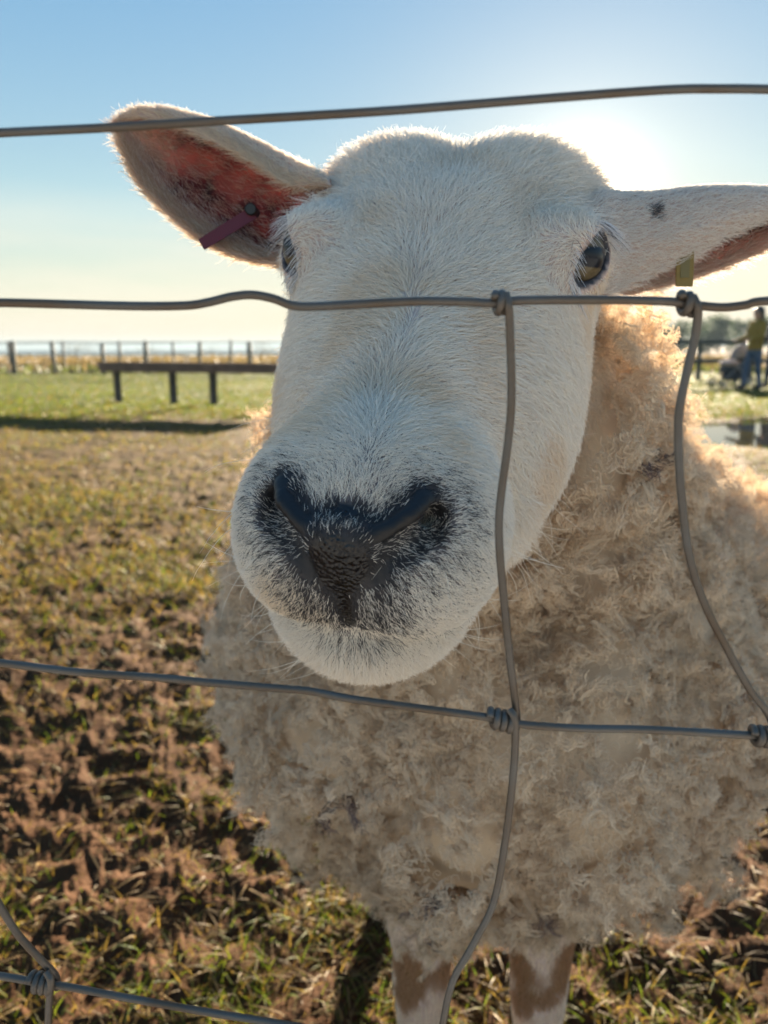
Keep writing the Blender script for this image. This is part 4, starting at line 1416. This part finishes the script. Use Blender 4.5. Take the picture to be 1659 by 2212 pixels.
def hood(root, base, yaw, col_mat_):
    """hair or hood as a shell over the head"""
    X = np.arange(-.16, .16, .012); Z = np.arange(1.26, 1.74, .012)
    g = np.stack(np.meshgrid(X, X, Z, indexing='ij'), -1)
    d = sd_ell(g, (0, .022, 1.555), (.103, .108, .118))
    d = smin(d, sd_ell(g, (0, .075, 1.43), (.085, .055, .13)), .05)
    d = smax(d, -sd_ell(g, (0, -.11, 1.50), (.075, .10, .11)), .02)
    v, f = surface_nets(d, X, X, Z)
    c, s = math.cos(yaw), math.sin(yaw)
    w = v @ np.array([[c, s, 0], [-s, c, 0], [0, 0, 1]]) + np.asarray(base)
    mesh_obj('hair', w, f, col_mat_, root)


p1 = G(1622, 842); yaw1 = rad(-78)
r1 = figure('person', p1, yaw1, person_sdf(.12), person_col((.26, .17, .03), (.06, .10, .17), (.03, .03, .03)), 'person in mustard coat and blue jeans pushing a pushchair on the right', M_CLOTH)
hood(r1, p1, yaw1, M_HAIR)
p2 = G(1668, 838); yaw2 = rad(-70)
r2 = figure('person', p2, yaw2, person_sdf(.10), person_col((.018, .03, .055), (.03, .05, .08), (.02, .02, .02)), 'person in dark navy clothes at the right edge beside the mustard coat', M_CLOTH)
hood(r2, p2, yaw2, M_HAIR)

# --- pushchair
M_NAVY = simple_mat('navy_fabric', (.012, .025, .045), .8)
M_PALE = simple_mat('pale_pink_blanket', (.48, .36, .33), .85)
M_GREYM = simple_mat('grey_tube_metal', (.25, .25, .26), .4, .6)
M_TYRE = simple_mat('black_tyre', (.02, .02, .022), .7)
pc = G(1580, 838)
push = empty('pushchair', tuple(pc))
tag(push, 'navy pushchair with pale blanket pushed by the person in mustard coat', 'pushchair')
fx = np.array([-1., -.15, 0]); fx /= np.linalg.norm(fx); sx = np.array([-fx[1], fx[0], 0])


def at_p(f, s, z): return pc + fx * f + sx * s + np.array([0, 0, z])


for f, s in ((.34, .20), (.34, -.20), (-.22, .24), (-.22, -.24)):
    r = .10 if f > 0 else .13
    th = np.linspace(0, 2 * math.pi, 25)
    ring = np.array([at_p(f + r * math.cos(t), s, r + .015 + r * math.sin(t)) for t in th])
    v_, f_2 = tube_geo(ring, .018, 8, cap=False)
    wh = mesh_obj('wheel', np.array(v_), f_2, M_TYRE, push)
    mb = MB(); mb.tube([at_p(f, s - .02, r + .015), at_p(f, s + .02, r + .015)], r * .55, 14); mb.build('hub', M_GREYM, wh).location = (0, 0, 0)
for s in (-.2, .2):
    MB().tube([at_p(.34, s, .13), at_p(.05, s, .42), at_p(-.30, s, .78), at_p(-.46, s, .98)], .013, 8).build('frame_tube', M_GREYM, push, True)
    MB().tube([at_p(-.22, s, .15), at_p(.02, s, .46)], .013, 8).build('frame_tube', M_GREYM, push, True)
MB().tube([at_p(-.46, -.2, .98), at_p(-.48, 0, 1.0), at_p(-.46, .2, .98)], .018, 8).build('handle', M_TYRE, push, True)
X = np.arange(-.55, .62, .02); Y = np.arange(-.3, .3, .02); Z = np.arange(.1, 1.05, .02)
g = np.stack(np.meshgrid(X, Y, Z, indexing='ij'), -1)


def put(d, name, mat):
    v, f = surface_nets(d, X, Y, Z)
    mesh_obj(name, pc + v[:, :1] * fx + v[:, 1:2] * sx + v[:, 2:] * np.array([0, 0, 1.]), f, mat, push)


seat = smin(sd_cap(g, (.20, 0, .40), (-.14, 0, .42), .11, .14), sd_cap(g, (-.14, 0, .42), (-.26, 0, .72), .14, .13), .06)
put(np.maximum(seat, np.abs(g[..., 1]) - .19), 'seat', M_NAVY)
hd_ = np.abs(sd_ell(g, (-.18, 0, .66), (.24, .21, .24))) - .012
put(np.maximum(hd_, .68 - g[..., 2] - .4 * (g[..., 0] + .18)), 'hood', simple_mat('grey_hood_fabric', (.22, .21, .22), .85))
put(sd_ell(g, (.10, 0, .52), (.22, .17, .075)), 'blanket', M_PALE)
bsk = sd_ell(g, (.02, 0, .24), (.24, .18, .09))
put(bsk, 'basket', M_NAVY)

# --- trees beyond the rail fence and bushes on the left skyline
M_LEAF = col_mat('distant_foliage', rough=.7, trans=.25, tint=(1, 1.1, .7), spec=.2)
M_BARK = simple_mat('bark', (.06, .05, .045), .9)


def tree(base, h, w, label, cat='tree', name='tree', group=None, n=2200, colr=(.05, .07, .045)):
    root = empty(name, tuple(base)); tag(root, label, cat, group)
    th = h * .35
    MB().tube([base + np.array([0, 0, -.2]), base + np.array([.02 * h, 0, th]), base + np.array([0, 0, h * .7])], [h * .03, h * .022, h * .006], 8).build('trunk', M_BARK, root, True)
    k = 22
    cs = np.stack([rng.normal(0, .26 * w, k), rng.normal(0, .26 * w, k), rng.uniform(.08, .90, k) * h], -1)
    cs[:, :2] *= (1.15 - .75 * (cs[:, 2:] / h))
    pick = rng.integers(0, k, n)
    p = base + cs[pick] + rng.normal(0, 1, (n, 3)) * np.array([.13 * w, .13 * w, .075 * h])
    s = rng.uniform(.5, 1.2, n) * .04 * h
    u = nrm(rng.normal(0, 1, (n, 3))); v = nrm(np.cross(u, rng.normal(0, 1, (n, 3))))
    V = np.stack([p - u * s[:, None], p + v * (s * .55)[:, None], p + u * s[:, None], p - v * (s * .55)[:, None]], 1).reshape(-1, 3)
    F = np.arange(4 * n).reshape(n, 4)
    col = np.repeat(np.array(colr) * rng.uniform(.6, 1.5, (n, 1)), 4, 0)
    mesh_obj('crown', V, F, M_LEAF, root, colors=col, smooth=False)
    return root


TREES = [(1395, 92, 3.6, 4.2), (1432, 98, 4.0, 4.2), (1470, 94, 3.7, 4.0), (1512, 100, 4.1, 4.4), (1552, 92, 4.3, 4.0), (1592, 97, 4.0, 4.2), (1640, 94, 4.2, 4.4), (1690, 99, 4.0, 4.4), (1745, 95, 4.0, 4.2)]
TL = ['first', 'second', 'third', 'fourth', 'fifth', 'sixth', 'seventh', 'eighth', 'ninth']
for (px, Y, h, w), o_ in zip(TREES, TL):
    p = at(px, Y); p[2] = float(ground_z(np.array(p[0]), np.array(p[1])))
    tree(p, h, w, f'{o_} from the left of the hazy tree row behind the rail fence', group='tree row behind the rail fence')
BUSH = [(-90, 55, .9, 2.4), (165, 56, 1.05, 3.0), (320, 54, .8, 2.2), (455, 57, .95, 2.6), (565, 52, 1.1, 2.4), (660, 55, 1.0, 2.6), (1010, 60, 1.0, 3.0)]
for (px, Y, h, w), o_ in zip(BUSH, TL):
    p = at(px, Y); p[2] = float(ground_z(np.array(p[0]), np.array(p[1])))
    tree(p, h, w, f'{o_} from the left of the low bushes on the left skyline', 'bush', 'bush', 'low bushes above the shore', 500, (.075, .06, .045))

# ================================================================== moist low air
M_HAZE, nt, out = mat_new('moist_air')
vol = nt.nodes.new('ShaderNodeVolumePrincipled')
vol.inputs['Color'].default_value = (.20, .26, .31, 1)
vol.inputs['Density'].default_value = .0008
vol.inputs['Anisotropy'].default_value = .1
nt.links.new(vol.outputs['Volume'], out.inputs['Volume'])
hz = MB().box((0, 3050, -2.0), (8400, 6260, 19), 0).build('haze', M_HAZE)
tag(hz, kind='stuff')
